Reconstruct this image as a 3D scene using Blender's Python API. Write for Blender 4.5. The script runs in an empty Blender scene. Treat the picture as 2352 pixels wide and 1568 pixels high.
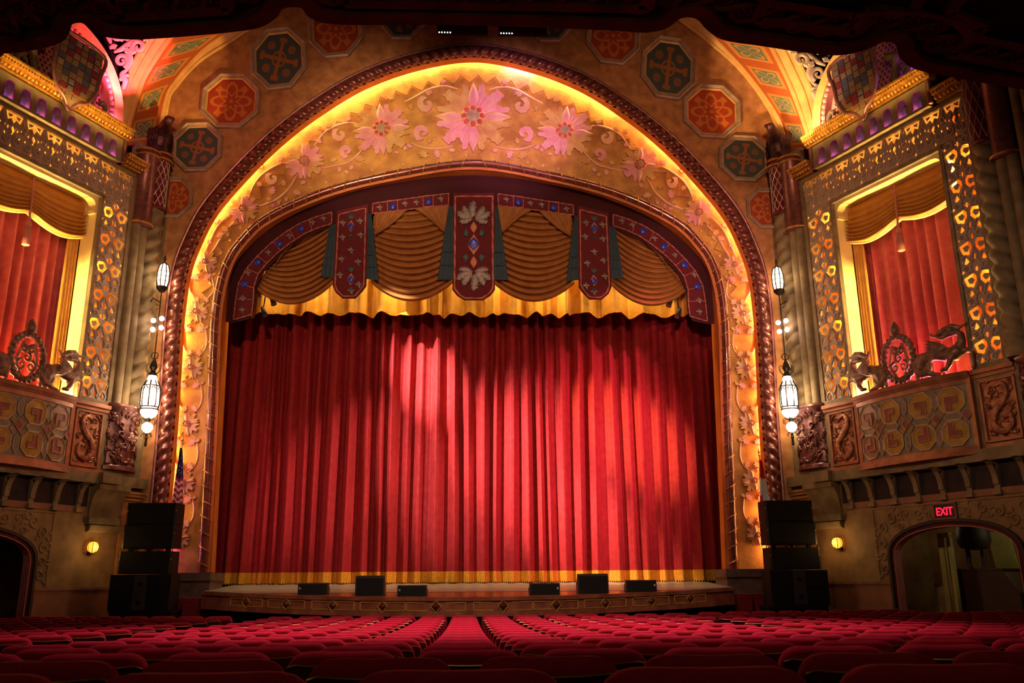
import bpy, bmesh, math, random
from mathutils import Vector, Matrix, noise
random.seed(7)
sc = bpy.context.scene
COL = sc.collection
pi, sin, cos = math.pi, math.sin, math.cos
def S(r, g, b):
    return tuple((c/255/12.92 if c/255 <= .04045 else ((c/255+.055)/1.055)**2.4) for c in (r, g, b))
# ------------------------------------------------------------------ camera
F = 2000.0
PIT, YAW, ROL = math.radians(15.4), math.radians(2.15), math.radians(.42)
CAM = Vector((.25, 0, 1.2))
_fw = Vector((sin(YAW)*cos(PIT), cos(YAW)*cos(PIT), sin(PIT)))
_rt = Vector((cos(YAW), -sin(YAW), 0))
_up = _rt.cross(_fw)
_R = _rt*cos(ROL) - _up*sin(ROL)
_U = _rt*sin(ROL) + _up*cos(ROL)
cam = bpy.data.objects.new('camera', bpy.data.cameras.new('camera'))
COL.objects.link(cam)
cam.matrix_world = Matrix(((_R.x, _U.x, -_fw.x, CAM.x), (_R.y, _U.y, -_fw.y, CAM.y), (_R.z, _U.z, -_fw.z, CAM.z), (0, 0, 0, 1)))
cam.data.sensor_fit = 'HORIZONTAL'; cam.data.sensor_width = 36; cam.data.lens = 36*F/2352
cam.data.clip_start = .05; cam.data.clip_end = 200
sc.camera = cam
# ------------------------------------------------------------------ world, exposure
w = bpy.data.worlds.new('world'); sc.world = w; w.use_nodes = True
w.node_tree.nodes['Background'].inputs[0].default_value = (.9, .5, .3, 1)
w.node_tree.nodes['Background'].inputs[1].default_value = .010
sc.view_settings.view_transform = 'Standard'; sc.view_settings.look = 'None'
sc.view_settings.exposure = 0; sc.view_settings.gamma = 1; sc.view_settings.use_curve_mapping = False
# ------------------------------------------------------------------ house lights (theatre spots hung from the auditorium ceiling, plus added wash and fill)
def aim(o, tgt):
    o.rotation_euler = (Vector(tgt)-o.location).to_track_quat('-Z', 'Y').to_euler()
def spot(loc, tgt, power, col, deg, blend=.5, r=.08, name='spot_light'):
    l = bpy.data.lights.new(name, 'SPOT'); l.energy = power; l.color = col; l.spot_size = math.radians(deg)
    l.spot_blend = blend; l.shadow_soft_size = r
    o = bpy.data.objects.new(name, l); COL.objects.link(o); o.location = loc; aim(o, tgt); return o
def point(loc, power, col, r=.05, name='lamp_light'):
    l = bpy.data.lights.new(name, 'POINT'); l.energy = power; l.color = col; l.shadow_soft_size = r
    o = bpy.data.objects.new(name, l); COL.objects.link(o); o.location = loc; return o
def area(loc, tgt, power, col, sx, sy, name='strip_light', spread=180, up=None):
    l = bpy.data.lights.new(name, 'AREA'); l.energy = power; l.color = col; l.shape = 'RECTANGLE'; l.size = sx; l.size_y = sy
    l.spread = math.radians(spread)
    o = bpy.data.objects.new(name, l); COL.objects.link(o); o.location = loc
    d = (Vector(tgt)-Vector(loc)).normalized()
    if up is None: o.rotation_euler = d.to_track_quat('-Z', 'Y').to_euler()
    else:
        z = -d; x = Vector(up).normalized(); x = (x - z*x.dot(z)).normalized(); y = z.cross(x)
        o.rotation_euler = Matrix((x, y, z)).transposed().to_euler()
    return o
WARM = (1, .78, .5); PINK = (1, .35, .42); YEL = (1, .64, .18)
# on the curtain: crossing warm-white, coral and pink spots from both sides of the house
spot((-9.5, 14, 19), (-1.60, 28.3, 7.9), 150000, (1, .90, .72), 8, 1)
spot((-10.5, 16, 18), (-1.00, 28.3, 4.6), 38000, (1, .80, .66), 14, 1)
spot((-10.5, 16, 17.5), (1.3, 28.3, 5.0), 60000, (1, .80, .66), 13, 1)
spot((-10.5, 16, 18), (2.4, 28.3, 5.6), 40000, (1, .78, .64), 12, 1)
spot((-10.0, 16, 17.5), (5.0, 28.3, 6.0), 80000, (1, .62, .28), 8.5, 1)
spot((-10.5, 17, 16), (3.9, 28.3, 2.2), 50000, (1, .58, .38), 11, 1)
spot((10.5, 16, 17.5), (-4.0, 28.3, 4.9), 26000, (1, .58, .46), 11, 1)
spot((10.5, 16, 17), (-2.0, 28.3, 3.2), 22000, (1, .56, .44), 12, 1)
spot((10.5, 16, 18), (3.6, 28.3, 5.4), 26000, (1, .26, .34), 22, 1)
spot((10.5, 15, 17), (5.4, 28.3, 4.4), 12000, (1, .34, .40), 18, 1)
spot((0, 10, 19), (0, 28, 3.5), 1300, (1, .36, .30), 50, .9)
spot((-10.5, 18, 10), (-6.9, 28, 4.0), 1600, (1, .25, .42), 30, 1)
# soft light on the valance
spot((0, 11, 20.5), (0, 26.9, 10.5), 1700, (1, .62, .38), 50, .9, .3)
spot((0, 9, 12), (0, 22.6, .7), 3600, (1, .70, .50), 58, .9, .3)  # added warm spot to brighten the stage lip
# over the stalls: pink-red downlight
spot((-4, 12.6, 19), (-.4, 11.8, .3), 12500, (1, .40, .48), 38, 1, .3)
spot((4.5, 12.6, 19), (1.4, 11.8, .3), 12500, (1, .40, .48), 38, 1, .3)
spot((0, 11.8, 19), (.5, 8, .6), 3400, (1, .34, .42), 42, 1, .3)
# added warm amber wash over the proscenium and the boxes, from no known fixture
spot((-4, 7.5, 13), (-6.5, 26, 12), 4300, (1, .52, .29), 56, .9, .4)
spot((5, 7.5, 13), (6.5, 26, 12), 4300, (1, .52, .29), 56, .9, .4)
spot((2, 8, 9), (-12, 22, 6.5), 2700, (1, .66, .44), 40, .9, .4)
spot((-2, 8, 9), (12, 22, 6.5), 2700, (1, .66, .44), 40, .9, .4)
# front spots on the medallion frieze
spot((3.5, 12, 10), (1.2, 26.3, 16.0), 8000, (1, .50, .70), 22, .9, .2)
spot((-2.5, 12, 10), (-3.2, 26.3, 15.4), 5200, (1, .66, .42), 26, .9, .2)
spot((3.5, 12, 9), (7.6, 26.3, 11.0), 3600, (1, .50, .44), 24, .9, .2)
# added fill lights under the balcony, brightening the rear rows and the soffit
for _x in (-3.4, 0, 3.4): point((_x, 2.4, 4.55), 4.5, (1, .60, .36), .12, 'rear_fill'); point((_x, -1.6, 3.6), 9, (1, .62, .40), .12, 'rear_fill')
# ------------------------------------------------------------------ pixel <-> place helpers (rays met with real planes)
def ray(u, v):
    x = (u-1176)/F; y = (784-v)/F
    return _fw + _R*x + _U*y
def px(u, v, Y):
    r = ray(u, v); return CAM + r*((Y-CAM.y)/r.y)
def pz(u, v, Z):
    r = ray(u, v); return CAM + r*((Z-CAM.z)/r.z)
WA = math.radians(24.2); W0 = Vector((10.2, 24.6))
def WP(side, s, n, z):            # box-wall coordinates: s along the wall towards the audience, n out into the room
    x = W0.x + sin(WA)*s - cos(WA)*n; y = W0.y - cos(WA)*s - sin(WA)*n
    return Vector((side*x, y, z))
def WV(side, s, n, z):
    return Vector((side*(sin(WA)*s - cos(WA)*n), -cos(WA)*s - sin(WA)*n, z))
# ------------------------------------------------------------------ materials
MATS = {}
def mat(name, c, rough=.6, metal=0, c2=None, vs=2.5, var=.25, bump=0, bs=40, spec=.4, sheen=0, emit=None, es=0, coat=0, contrast=(.35, .7), trans=0):
    if name in MATS: return MATS[name]
    m = bpy.data.materials.new(name); m.use_nodes = True; nt = m.node_tree; b = nt.nodes['Principled BSDF']
    tc = nt.nodes.new('ShaderNodeTexCoord')
    n1 = nt.nodes.new('ShaderNodeTexNoise'); n1.inputs['Scale'].default_value = vs; n1.inputs['Detail'].default_value = 6
    nt.links.new(tc.outputs['Object'], n1.inputs['Vector'])
    mr = nt.nodes.new('ShaderNodeMapRange'); mr.inputs[1].default_value, mr.inputs[2].default_value = contrast
    nt.links.new(n1.outputs['Fac'], mr.inputs[0])
    mx = nt.nodes.new('ShaderNodeMix'); mx.data_type = 'RGBA'
    if c2 is None: c2 = tuple(x*(1-var) for x in c)
    mx.inputs[6].default_value = (*c2, 1); mx.inputs[7].default_value = (*c, 1)
    nt.links.new(mr.outputs[0], mx.inputs[0]); nt.links.new(mx.outputs[2], b.inputs['Base Color'])
    b.inputs['Roughness'].default_value = rough; b.inputs['Metallic'].default_value = metal
    b.inputs['Specular IOR Level'].default_value = spec
    if sheen: b.inputs['Sheen Weight'].default_value = sheen; b.inputs['Sheen Roughness'].default_value = .4; b.inputs['Sheen Tint'].default_value = (*[min(1, x*2+.1) for x in c], 1)
    if coat: b.inputs['Coat Weight'].default_value = coat
    if emit: b.inputs['Emission Color'].default_value = (*emit, 1); b.inputs['Emission Strength'].default_value = es
    if trans: b.inputs['Transmission Weight'].default_value = trans
    if bump:
        n2 = nt.nodes.new('ShaderNodeTexNoise'); n2.inputs['Scale'].default_value = bs; n2.inputs['Detail'].default_value = 4
        nt.links.new(tc.outputs['Object'], n2.inputs['Vector'])
        bp = nt.nodes.new('ShaderNodeBump'); bp.inputs['Strength'].default_value = bump; bp.inputs['Distance'].default_value = .02
        nt.links.new(n2.outputs['Fac'], bp.inputs['Height']); nt.links.new(bp.outputs['Normal'], b.inputs['Normal'])
    MATS[name] = m; return m
mat('goldplaster', S(196,140,84), .7, 0, S(150,98,56), 3, bump=.35, bs=25)
mat('orangeband', S(214,128,52), .55, 0, S(190,104,40), 2, bump=.1)
mat('frieze', S(226,172,86), .6, 0, S(178,122,62), 2.2, bump=.5, bs=14)
mat('relief', S(236,196,164), .5, 0, S(222,160,132), 2.5, bump=.2, bs=30)
mat('reliefpink', S(240,180,176), .5, 0, S(226,150,160), 3, bump=.2)
mat('reliefgold', S(232,196,120), .5, 0, S(206,150,96), 3, bump=.2)
mat('coral', S(222,92,96), .5, 0, S(190,62,76), 5)
mat('button', S(206,176,140), .55, 0, S(170,138,108), 6, bump=.4)
mat('rope', S(136,74,60), .28, .35, S(104,48,44), 5, spec=.7, coat=.3)
mat('ropegold', S(206,150,80), .3, .5, S(160,100,50), 6)
mat('boxstone', S(142,120,84), .7, 0, S(110,92,64), 3, bump=.25, bs=22)
mat('dadowall', S(150,118,78), .75, 0, S(120,92,58), 2.5, bump=.3, bs=18)
mat('fret', S(176,150,128), .5, 0, S(150,126,110), 4, bump=.15)
mat('fretline', S(178,156,148), .45, .1)
mat('cream', S(240,214,140), .6, 0, S(226,196,120), 2, bump=.1)
mat('backing', S(226,150,60), .7, 0, S(200,120,44), 3)
mat('cornicegold', S(214,160,74), .35, .45, S(160,110,44), 8, bump=.2)
mat('nichegrey', S(120,122,136), .6, 0, S(96,98,114), 8)
mat('nichetrim', S(170,90,130), .35, .2)
mat('mauve', S(150,98,92), .35, .5, S(120,70,70), 8, bump=.15, spec=.6)
mat('lattice_red', S(120,32,44), .45, .1)
mat('latticewhite', S(214,190,180), .35, .3)
mat('bronze', S(146,108,88), .42, .3, S(98,68,56), 7, bump=.3, bs=30)
mat('darkbronze', S(88,52,50), .35, .5, S(54,28,30), 9, bump=.5, bs=26)
mat('coping', S(170,108,76), .38, .3, S(132,80,56), 4, bump=.1)
mat('tilegrey', S(136,120,100), .5, 0, S(112,98,84), 6)
mat('tileyellow', S(178,138,44), .5, 0, S(146,104,34), 6)
mat('tilered', S(150,74,60), .5, 0, S(120,54,46), 6)
mat('tiletan', S(158,118,84), .5, 0, S(130,94,66), 6)
mat('grout', S(216,176,136), .45, .1)
mat('reliefgilt', S(176,122,86), .33, .45, S(110,58,46), 6, bump=.3)
mat('foliage', S(134,90,80), .3, .5, S(84,44,44), 6, bump=.2)
mat('velvet', S(160,42,46), .8, 0, S(140,32,38), 6, sheen=.08, bump=.05, spec=.2)
mat('fringe', S(226,166,40), .6, 0, S(190,130,24), 20, bump=.5, bs=120)
mat('goldcloth', S(216,164,72), .6, 0, S(196,146,60), 4, sheen=.1)
mat('ochrecloth', S(166,110,50), .6, 0, S(146,92,40), 4, sheen=.1)
mat('boxswag', S(196,134,48), .55, 0, S(176,114,38), 4, sheen=.15)
mat('boxcurtain', S(200,88,80), .75, 0, S(180,70,66), 5, sheen=.12)
mat('maroon', S(104,20,30), .8, 0, S(92,15,26), 6)
mat('maroondark', S(66,12,22), .85)
mat('cordpink', S(196,118,104), .6)
mat('bluecloth', S(52,78,92), .75, 0, S(44,66,80), 5)
mat('jewel', S(64,78,196), .3, .1, S(40,46,150), 20)
mat('silverleaf', S(150,140,134), .4, .3, S(104,96,94), 12, bump=.3)
mat('tealleaf', S(62,88,92), .5, 0, S(44,64,70), 12)
mat('peach', S(206,134,92), .5)
mat('stagewood', S(150,96,58), .22, 0, S(120,72,44), 2, spec=.6)
mat('stageblack', S(158,158,160), .3, 0, S(128,128,130), 3)
mat('lipwood', S(172,102,74), .5, 0, S(126,66,48), 3)
mat('lippanel', S(140,92,66), .5, 0, S(120,74,54), 3)
mat('giltline', S(232,180,90), .35, .5)
mat('diamondred', S(110,44,34), .4)
mat('blackbox', S(30,27,26), .55, 0, S(16,15,15), 30)
mat('blackgrille', S(13,12,12), .75, 0, S(8,8,8), 60, bump=.4, bs=200)
mat('greypanel', S(74,70,64), .6)
mat('brownedge', S(96,62,46), .5)
mat('whitelabel', S(220,220,220), .5)
mat('seatred', S(186,40,62), .85, 0, S(164,30,52), 9, sheen=.25, bump=.15, bs=120, spec=.15)
mat('seatback', S(74,58,36), .5, 0, S(58,42,26), 6)
mat('seatframe', S(40,30,24), .5, .2)
mat('brass', S(206,170,96), .3, .8, S(176,136,70), 8)
mat('carpet', S(70,18,20), .95, 0, S(52,12,16), 12)
mat('redcarpet', S(140,24,28), .9, 0, S(116,16,22), 12)
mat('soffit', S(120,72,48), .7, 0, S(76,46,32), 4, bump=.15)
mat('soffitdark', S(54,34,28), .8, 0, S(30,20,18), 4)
mat('plinth', S(118,96,86), .5, 0, S(92,72,66), 4, bump=.15)
mat('doordark', S(52,30,26), .6); mat('winedrape', S(76,20,30), .8)
mat('palewood', S(176,164,92), .6); mat('console', S(64,34,24), .5)
mat('steel', S(150,150,150), .35, .8); mat('iron', S(46,38,32), .45, .6)
mat('flagwhite', S(224,220,214), .7); mat('flagred', S(190,30,40), .7); mat('flagblue', S(40,40,96), .7); mat('flaggold', S(226,160,50), .6)
mat('glow', S(255,240,220), .4, emit=(1, .78, .58), es=3.5)
mat('glowamber', S(255,200,90), .4, emit=(1, .36, .03), es=2.2)
mat('glowbulb', S(255,240,240), .4, emit=(1, .82, .86), es=8)
mat('exitred', S(255,30,60), .5, emit=(1, .008, .035), es=2.2)
mat('ledwhite', S(255,255,255), .4, emit=(1, 1, 1), es=4)
mat('shieldred', S(112,34,50), .5); mat('shieldblue', S(70,72,92), .5); mat('shieldtan', S(122,94,70), .5); mat('shieldbar', S(150,124,112), .5)
mat('vaultpaint', S(214,140,66), .65); mat('ribcream', S(232,186,110), .6, 0, S(214,164,92), 3)
mat('piercedcream', S(240,206,176), .55)
mat('lattpink', S(226,150,140), .55)
mat('deepdark', S(10,7,7), .9)
mat('coffgrey', S(180,154,132), .42, .1, S(150,126,106), 5); mat('coffline', S(226,176,96), .45, .2)
# ------------------------------------------------------------------ mesh builder
class MB:
    def __init__(s, xf=None): s.v = []; s.f = []; s.xf = xf
    def add(s, vs, fs):
        o = len(s.v); s.v += [Vector(p) for p in vs]; s.f += [tuple(i+o for i in f) for f in fs]; return s
    def box(s, a, b):
        (x0, y0, z0), (x1, y1, z1) = a, b
        return s.add([(x0,y0,z0),(x1,y0,z0),(x1,y1,z0),(x0,y1,z0),(x0,y0,z1),(x1,y0,z1),(x1,y1,z1),(x0,y1,z1)],
                     [(0,3,2,1),(4,5,6,7),(0,1,5,4),(1,2,6,5),(2,3,7,6),(3,0,4,7)])
    def bar(s, a, b, wd, hd, up=(0,0,1)):
        a = Vector(a); b = Vector(b); d = (b-a).normalized(); u = Vector(up); x = d.cross(u)
        if x.length < 1e-4: x = d.cross(Vector((1, 0, 0)))
        x.normalize(); y = x.cross(d)
        x *= wd/2; y *= hd/2
        vs = [p+sx*x+sy*y for p in (a, b) for sx, sy in ((-1,-1),(1,-1),(1,1),(-1,1))]
        return s.add(vs, [(0,3,2,1),(4,5,6,7),(0,1,5,4),(1,2,6,5),(2,3,7,6),(3,0,4,7)])
    def grid(s, fn, nu, nv, cu=False, cv=False):
        vs = [fn(i/(nu if cu else nu-1), j/(nv if cv else nv-1)) for i in range(nu) for j in range(nv)]
        fs = []
        for i in range(nu if cu else nu-1):
            for j in range(nv if cv else nv-1):
                a, b = i*nv+j, ((i+1) % nu)*nv+j; c, d = ((i+1) % nu)*nv+(j+1) % nv, i*nv+(j+1) % nv
                fs.append((a, b, c, d))
        return s.add(vs, fs)
    def tube(s, path, r, n=8, flat=None, closed=False, caps=True, prof=None):
        P = [Vector(p) for p in path]; m = len(P)
        if not hasattr(r, '__len__'): r = [r]*m
        up = Vector((0, 0, 1)); vs = []; prev = None
        for i, p in enumerate(P):
            t = (P[(i+1) % m]-P[i-1]) if closed else (P[min(i+1, m-1)]-P[max(i-1, 0)])
            t.normalize()
            if flat: x = t.cross(Vector(flat[0])); 
            else:
                x = prev - t*prev.dot(t) if prev is not None else t.cross(up if abs(t.z) < .95 else Vector((1, 0, 0)))
            if x.length < 1e-5: x = Vector((1, 0, 0)).cross(t)
            x.normalize(); y = x.cross(t); prev = x
            k = flat[1] if flat else 1
            for j in range(n):
                a = 2*pi*j/n; rr = r[i]*(prof(i, a) if prof else 1)
                vs.append(p + x*cos(a)*rr + y*sin(a)*rr*k)
        fs = [(i*n+j, ((i+1) % m)*n+j, ((i+1) % m)*n+(j+1) % n, i*n+(j+1) % n) for i in range(m if closed else m-1) for j in range(n)]
        if caps and not closed: fs += [tuple(range(n)), tuple((m-1)*n+j for j in reversed(range(n)))]
        return s.add(vs, fs)
    def lathe(s, prof, c=(0,0,0), n=16, ax=None):
        c = Vector(c); X, Y, Z = ax if ax else (Vector((1,0,0)), Vector((0,1,0)), Vector((0,0,1)))
        vs = [c + X*(r*cos(2*pi*j/n)) + Y*(r*sin(2*pi*j/n)) + Z*h for r, h in prof for j in range(n)]; m = len(prof)
        fs = [(i*n+j, (i+1)*n+j, (i+1)*n+(j+1) % n, i*n+(j+1) % n) for i in range(m-1) for j in range(n)]
        fs += [tuple(range(n)), tuple((m-1)*n+j for j in reversed(range(n)))]
        return s.add(vs, fs)
    def ball(s, c, r, n=10, sc3=(1,1,1)):
        c = Vector(c); k = max(4, n//2+1)
        pr = [(sin(pi*i/k), -cos(pi*i/k)) for i in range(k+1)]
        vs = [c + Vector((r*a*cos(2*pi*j/n)*sc3[0], r*a*sin(2*pi*j/n)*sc3[1], r*h*sc3[2])) for a, h in pr for j in range(n)]
        fs = [(i*n+j, (i+1)*n+j, (i+1)*n+(j+1) % n, i*n+(j+1) % n) for i in range(k) for j in range(n)]
        return s.add(vs, fs)
    def prism(s, poly, fr, h0, h1):          # fr(x,y,h) -> point
        n = len(poly)
        vs = [fr(x, y, h0) for x, y in poly] + [fr(x, y, h1) for x, y in poly]
        return s.add(vs, [tuple(reversed(range(n))), tuple(range(n, 2*n))] + [(i, (i+1) % n, n+(i+1) % n, n+i) for i in range(n)])
    def pillow(s, poly, fr, h, steps=((1, 0), (.97, .55), (.75, .85), (.4, 1.0)), c=None):
        n = len(poly)
        if c is None: c = (sum(p[0] for p in poly)/n, sum(p[1] for p in poly)/n)
        vs = []
        for k, hh in steps: vs += [fr(c[0]+(x-c[0])*k, c[1]+(y-c[1])*k, h*hh) for x, y in poly]
        m = len(steps); vs.append(fr(c[0], c[1], h*steps[-1][1]))
        fs = [(i*n+j, i*n+(j+1) % n, (i+1)*n+(j+1) % n, (i+1)*n+j) for i in range(m-1) for j in range(n)]
        fs += [((m-1)*n+j, (m-1)*n+(j+1) % n, m*n) for j in range(n)]
        return s.add(vs, fs)
    def mesh(s, name, m=None, smooth=True, ang=40):
        me = bpy.data.meshes.new(name)
        vs = [s.xf(p) for p in s.v] if s.xf else s.v
        me.from_pydata([tuple(p) for p in vs], [], s.f)
        bm = bmesh.new(); bm.from_mesh(me); bmesh.ops.remove_doubles(bm, verts=bm.verts, dist=1e-5)
        bmesh.ops.recalc_face_normals(bm, faces=bm.faces); bm.to_mesh(me); bm.free()
        if m: me.materials.append(MATS[m])
        if smooth:
            me.polygons.foreach_set('use_smooth', [True]*len(me.polygons))
            if ang < 180: me.set_sharp_from_angle(angle=math.radians(ang))
        return me
    def build(s, name, m, parent=None, smooth=True, ang=40):
        return put(name, s.mesh(name, m, smooth, ang), parent)
def put(name, me, parent=None, loc=None, rot=None):
    o = bpy.data.objects.new(name, me); COL.objects.link(o)
    if loc is not None: o.location = loc
    if rot is not None: o.rotation_euler = rot
    if parent is not None:
        o.parent = parent; o.matrix_parent_inverse = ROOTINV.get(parent.name, Matrix.Identity(4))
    return o
ROOTINV = {}
def tag(o, label, cat, group=None):
    o['label'] = label; o['category'] = cat
    if group: o['group'] = group
    return o
def struct(o, label=None):
    o['kind'] = 'structure'
    if label: o['label'] = label
    return o
def thing(name, label, cat, loc=(0,0,0), group=None):
    o = bpy.data.objects.new(name, None); COL.objects.link(o); o.location = loc; o.empty_display_size = .2
    ROOTINV[o.name] = Matrix.Translation(-Vector(loc))
    return tag(o, label, cat, group)
def fill2d(outs, ext=0., bev=0., res=0):
    cu = bpy.data.curves.new('c', 'CURVE'); cu.dimensions = '2D'; cu.fill_mode = 'BOTH'; cu.extrude = ext; cu.bevel_depth = bev; cu.bevel_resolution = res
    for o in outs:
        sp = cu.splines.new('POLY'); sp.points.add(len(o)-1); sp.use_cyclic_u = True
        for q, p in zip(sp.points, o): q.co = (p[0], p[1], 0, 1)
    ob = bpy.data.objects.new('c', cu); me = bpy.data.meshes.new_from_object(ob)
    r = [v.co.copy() for v in me.vertices], [tuple(p.vertices) for p in me.polygons]
    bpy.data.objects.remove(ob); bpy.data.curves.remove(cu); bpy.data.meshes.remove(me); return r
def spiral(cx, cy, r0, r1, turns, a0=0, n=24, sgn=1):
    return [(cx+(r0+(r1-r0)*t)*cos(a0+sgn*2*pi*turns*t), cy+(r0+(r1-r0)*t)*sin(a0+sgn*2*pi*turns*t)) for t in [i/(n-1) for i in range(n)]]
def catmull(P, n=12, closed=False):
    P = [Vector(p) for p in P]; out = []; m = len(P)
    for i in range(m if closed else m-1):
        p0 = P[i-1] if (i or closed) else P[0]*2-P[1]; p1 = P[i]; p2 = P[(i+1) % m]
        p3 = P[(i+2) % m] if (closed or i+2 < m) else P[-1]*2-P[-2]
        for k in range(n):
            t = k/n; out.append(.5*((2*p1)+(p2-p0)*t+(2*p0-5*p1+4*p2-p3)*t*t+(3*p1-p0-3*p2+p3)*t**3))
    if not closed: out.append(P[-1].copy())
    return out
def resample(P, n):
    P = [Vector(p) for p in P]; L = [0]
    for a, b in zip(P, P[1:]): L.append(L[-1]+(b-a).length)
    out = []; j = 0
    for i in range(n):
        t = L[-1]*i/(n-1)
        while j < len(P)-2 and L[j+1] < t: j += 1
        out.append(P[j].lerp(P[j+1], (t-L[j])/max(1e-9, L[j+1]-L[j])))
    return out
def arch(half, n):                # half: (x,z) from apex to right foot -> n points, left foot to right foot
    full = [Vector((-x, z)) for x, z in reversed(half[1:])] + [Vector((x, z)) for x, z in half]
    return resample(catmull(full, 10), n)
def remesh(mb, name, m, vox, parent=None, smooth=2):
    o = mb.build(name, m, None); md = o.modifiers.new('r', 'REMESH'); md.mode = 'VOXEL'; md.voxel_size = vox; md.use_smooth_shade = True
    if smooth: sm = o.modifiers.new('s', 'SMOOTH'); sm.iterations = smooth; sm.factor = .5
    dg = bpy.context.evaluated_depsgraph_get(); me = bpy.data.meshes.new_from_object(o.evaluated_get(dg))
    old = o.data; bpy.data.objects.remove(o); bpy.data.meshes.remove(old)
    me.materials.clear(); me.materials.append(MATS[m]); me.name = name
    return put(name, me, parent)
rr = random.Random(4)
# ================================================================== floor, stage, proscenium
def sc26(path, Y): return [Vector((CAM.x+(p.x-CAM.x)*Y/26, CAM.z+(p.y-CAM.z)*Y/26)) for p in path]
def offs(path, d):
    out = []
    for i, p in enumerate(path):
        t = (path[min(i+1, len(path)-1)]-path[max(i-1, 0)]).normalized(); out.append(p+Vector((t.y, -t.x))*d)
    return out
def pxm(u, v, Y, sg=1):
    p = px(u, v, Y); return Vector((p.x*sg, p.y, p.z))
ROPE_O = [(0,18.8),(2,18.43),(3.85,17.65),(5.4,16.55),(6.6,15.45),(7.7,14.15),(8.65,12.75),(9.15,11.4),(9.33,10.5),(9.38,9.4),(9.37,8.5),(9.27,5.4),(9.24,1.3)]
INR_O = [(0,14.55),(2.65,14.12),(4.8,13.5),(6.65,12.55),(7.52,11.6),(7.87,10.85),(8.03,10.0),(8.07,9.07),(8.04,8.1),(7.9,5),(7.78,1.5)]
OPEN_I = [(0,13.85),(2.8,13.56),(4.6,13.02),(6.0,12.25),(7.1,11.2),(7.55,10.4),(7.50,8.95),(7.4,5),(7.3,1.5)]
NA = 360
ropeO = arch(ROPE_O, NA); inO = arch(INR_O, NA); opI = arch(OPEN_I, NA)
def fz(y): y = min(y, 17.5); return .15-.063*y+.0018*y*y          # raked auditorium floor
g = MB(); g.grid(lambda a, b: Vector((-22+44*a, -6+34*b, fz(-6+34*b)-.002)), 12, 30)
struct(g.build('floor', 'carpet'), 'dark red carpeted floor sloping down to the stage')
# wall around the arch
hole = [(p.x, p.y) for p in offs(ropeO, .12)]
vs, fs = fill2d([[(-13,-1),(13,-1),(13,22.5),(-13,22.5)], [(hole[0][0],-.9)]+hole+[(hole[-1][0],-.9)]], .15)
g = MB(); g.add([Vector((v.x, 26.15+v.z, v.y)) for v in vs], fs)
wall_front = struct(g.build('wall_front', 'goldplaster', None, False), 'gold brown plaster wall over the stage arch with octagonal coffers')
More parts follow.
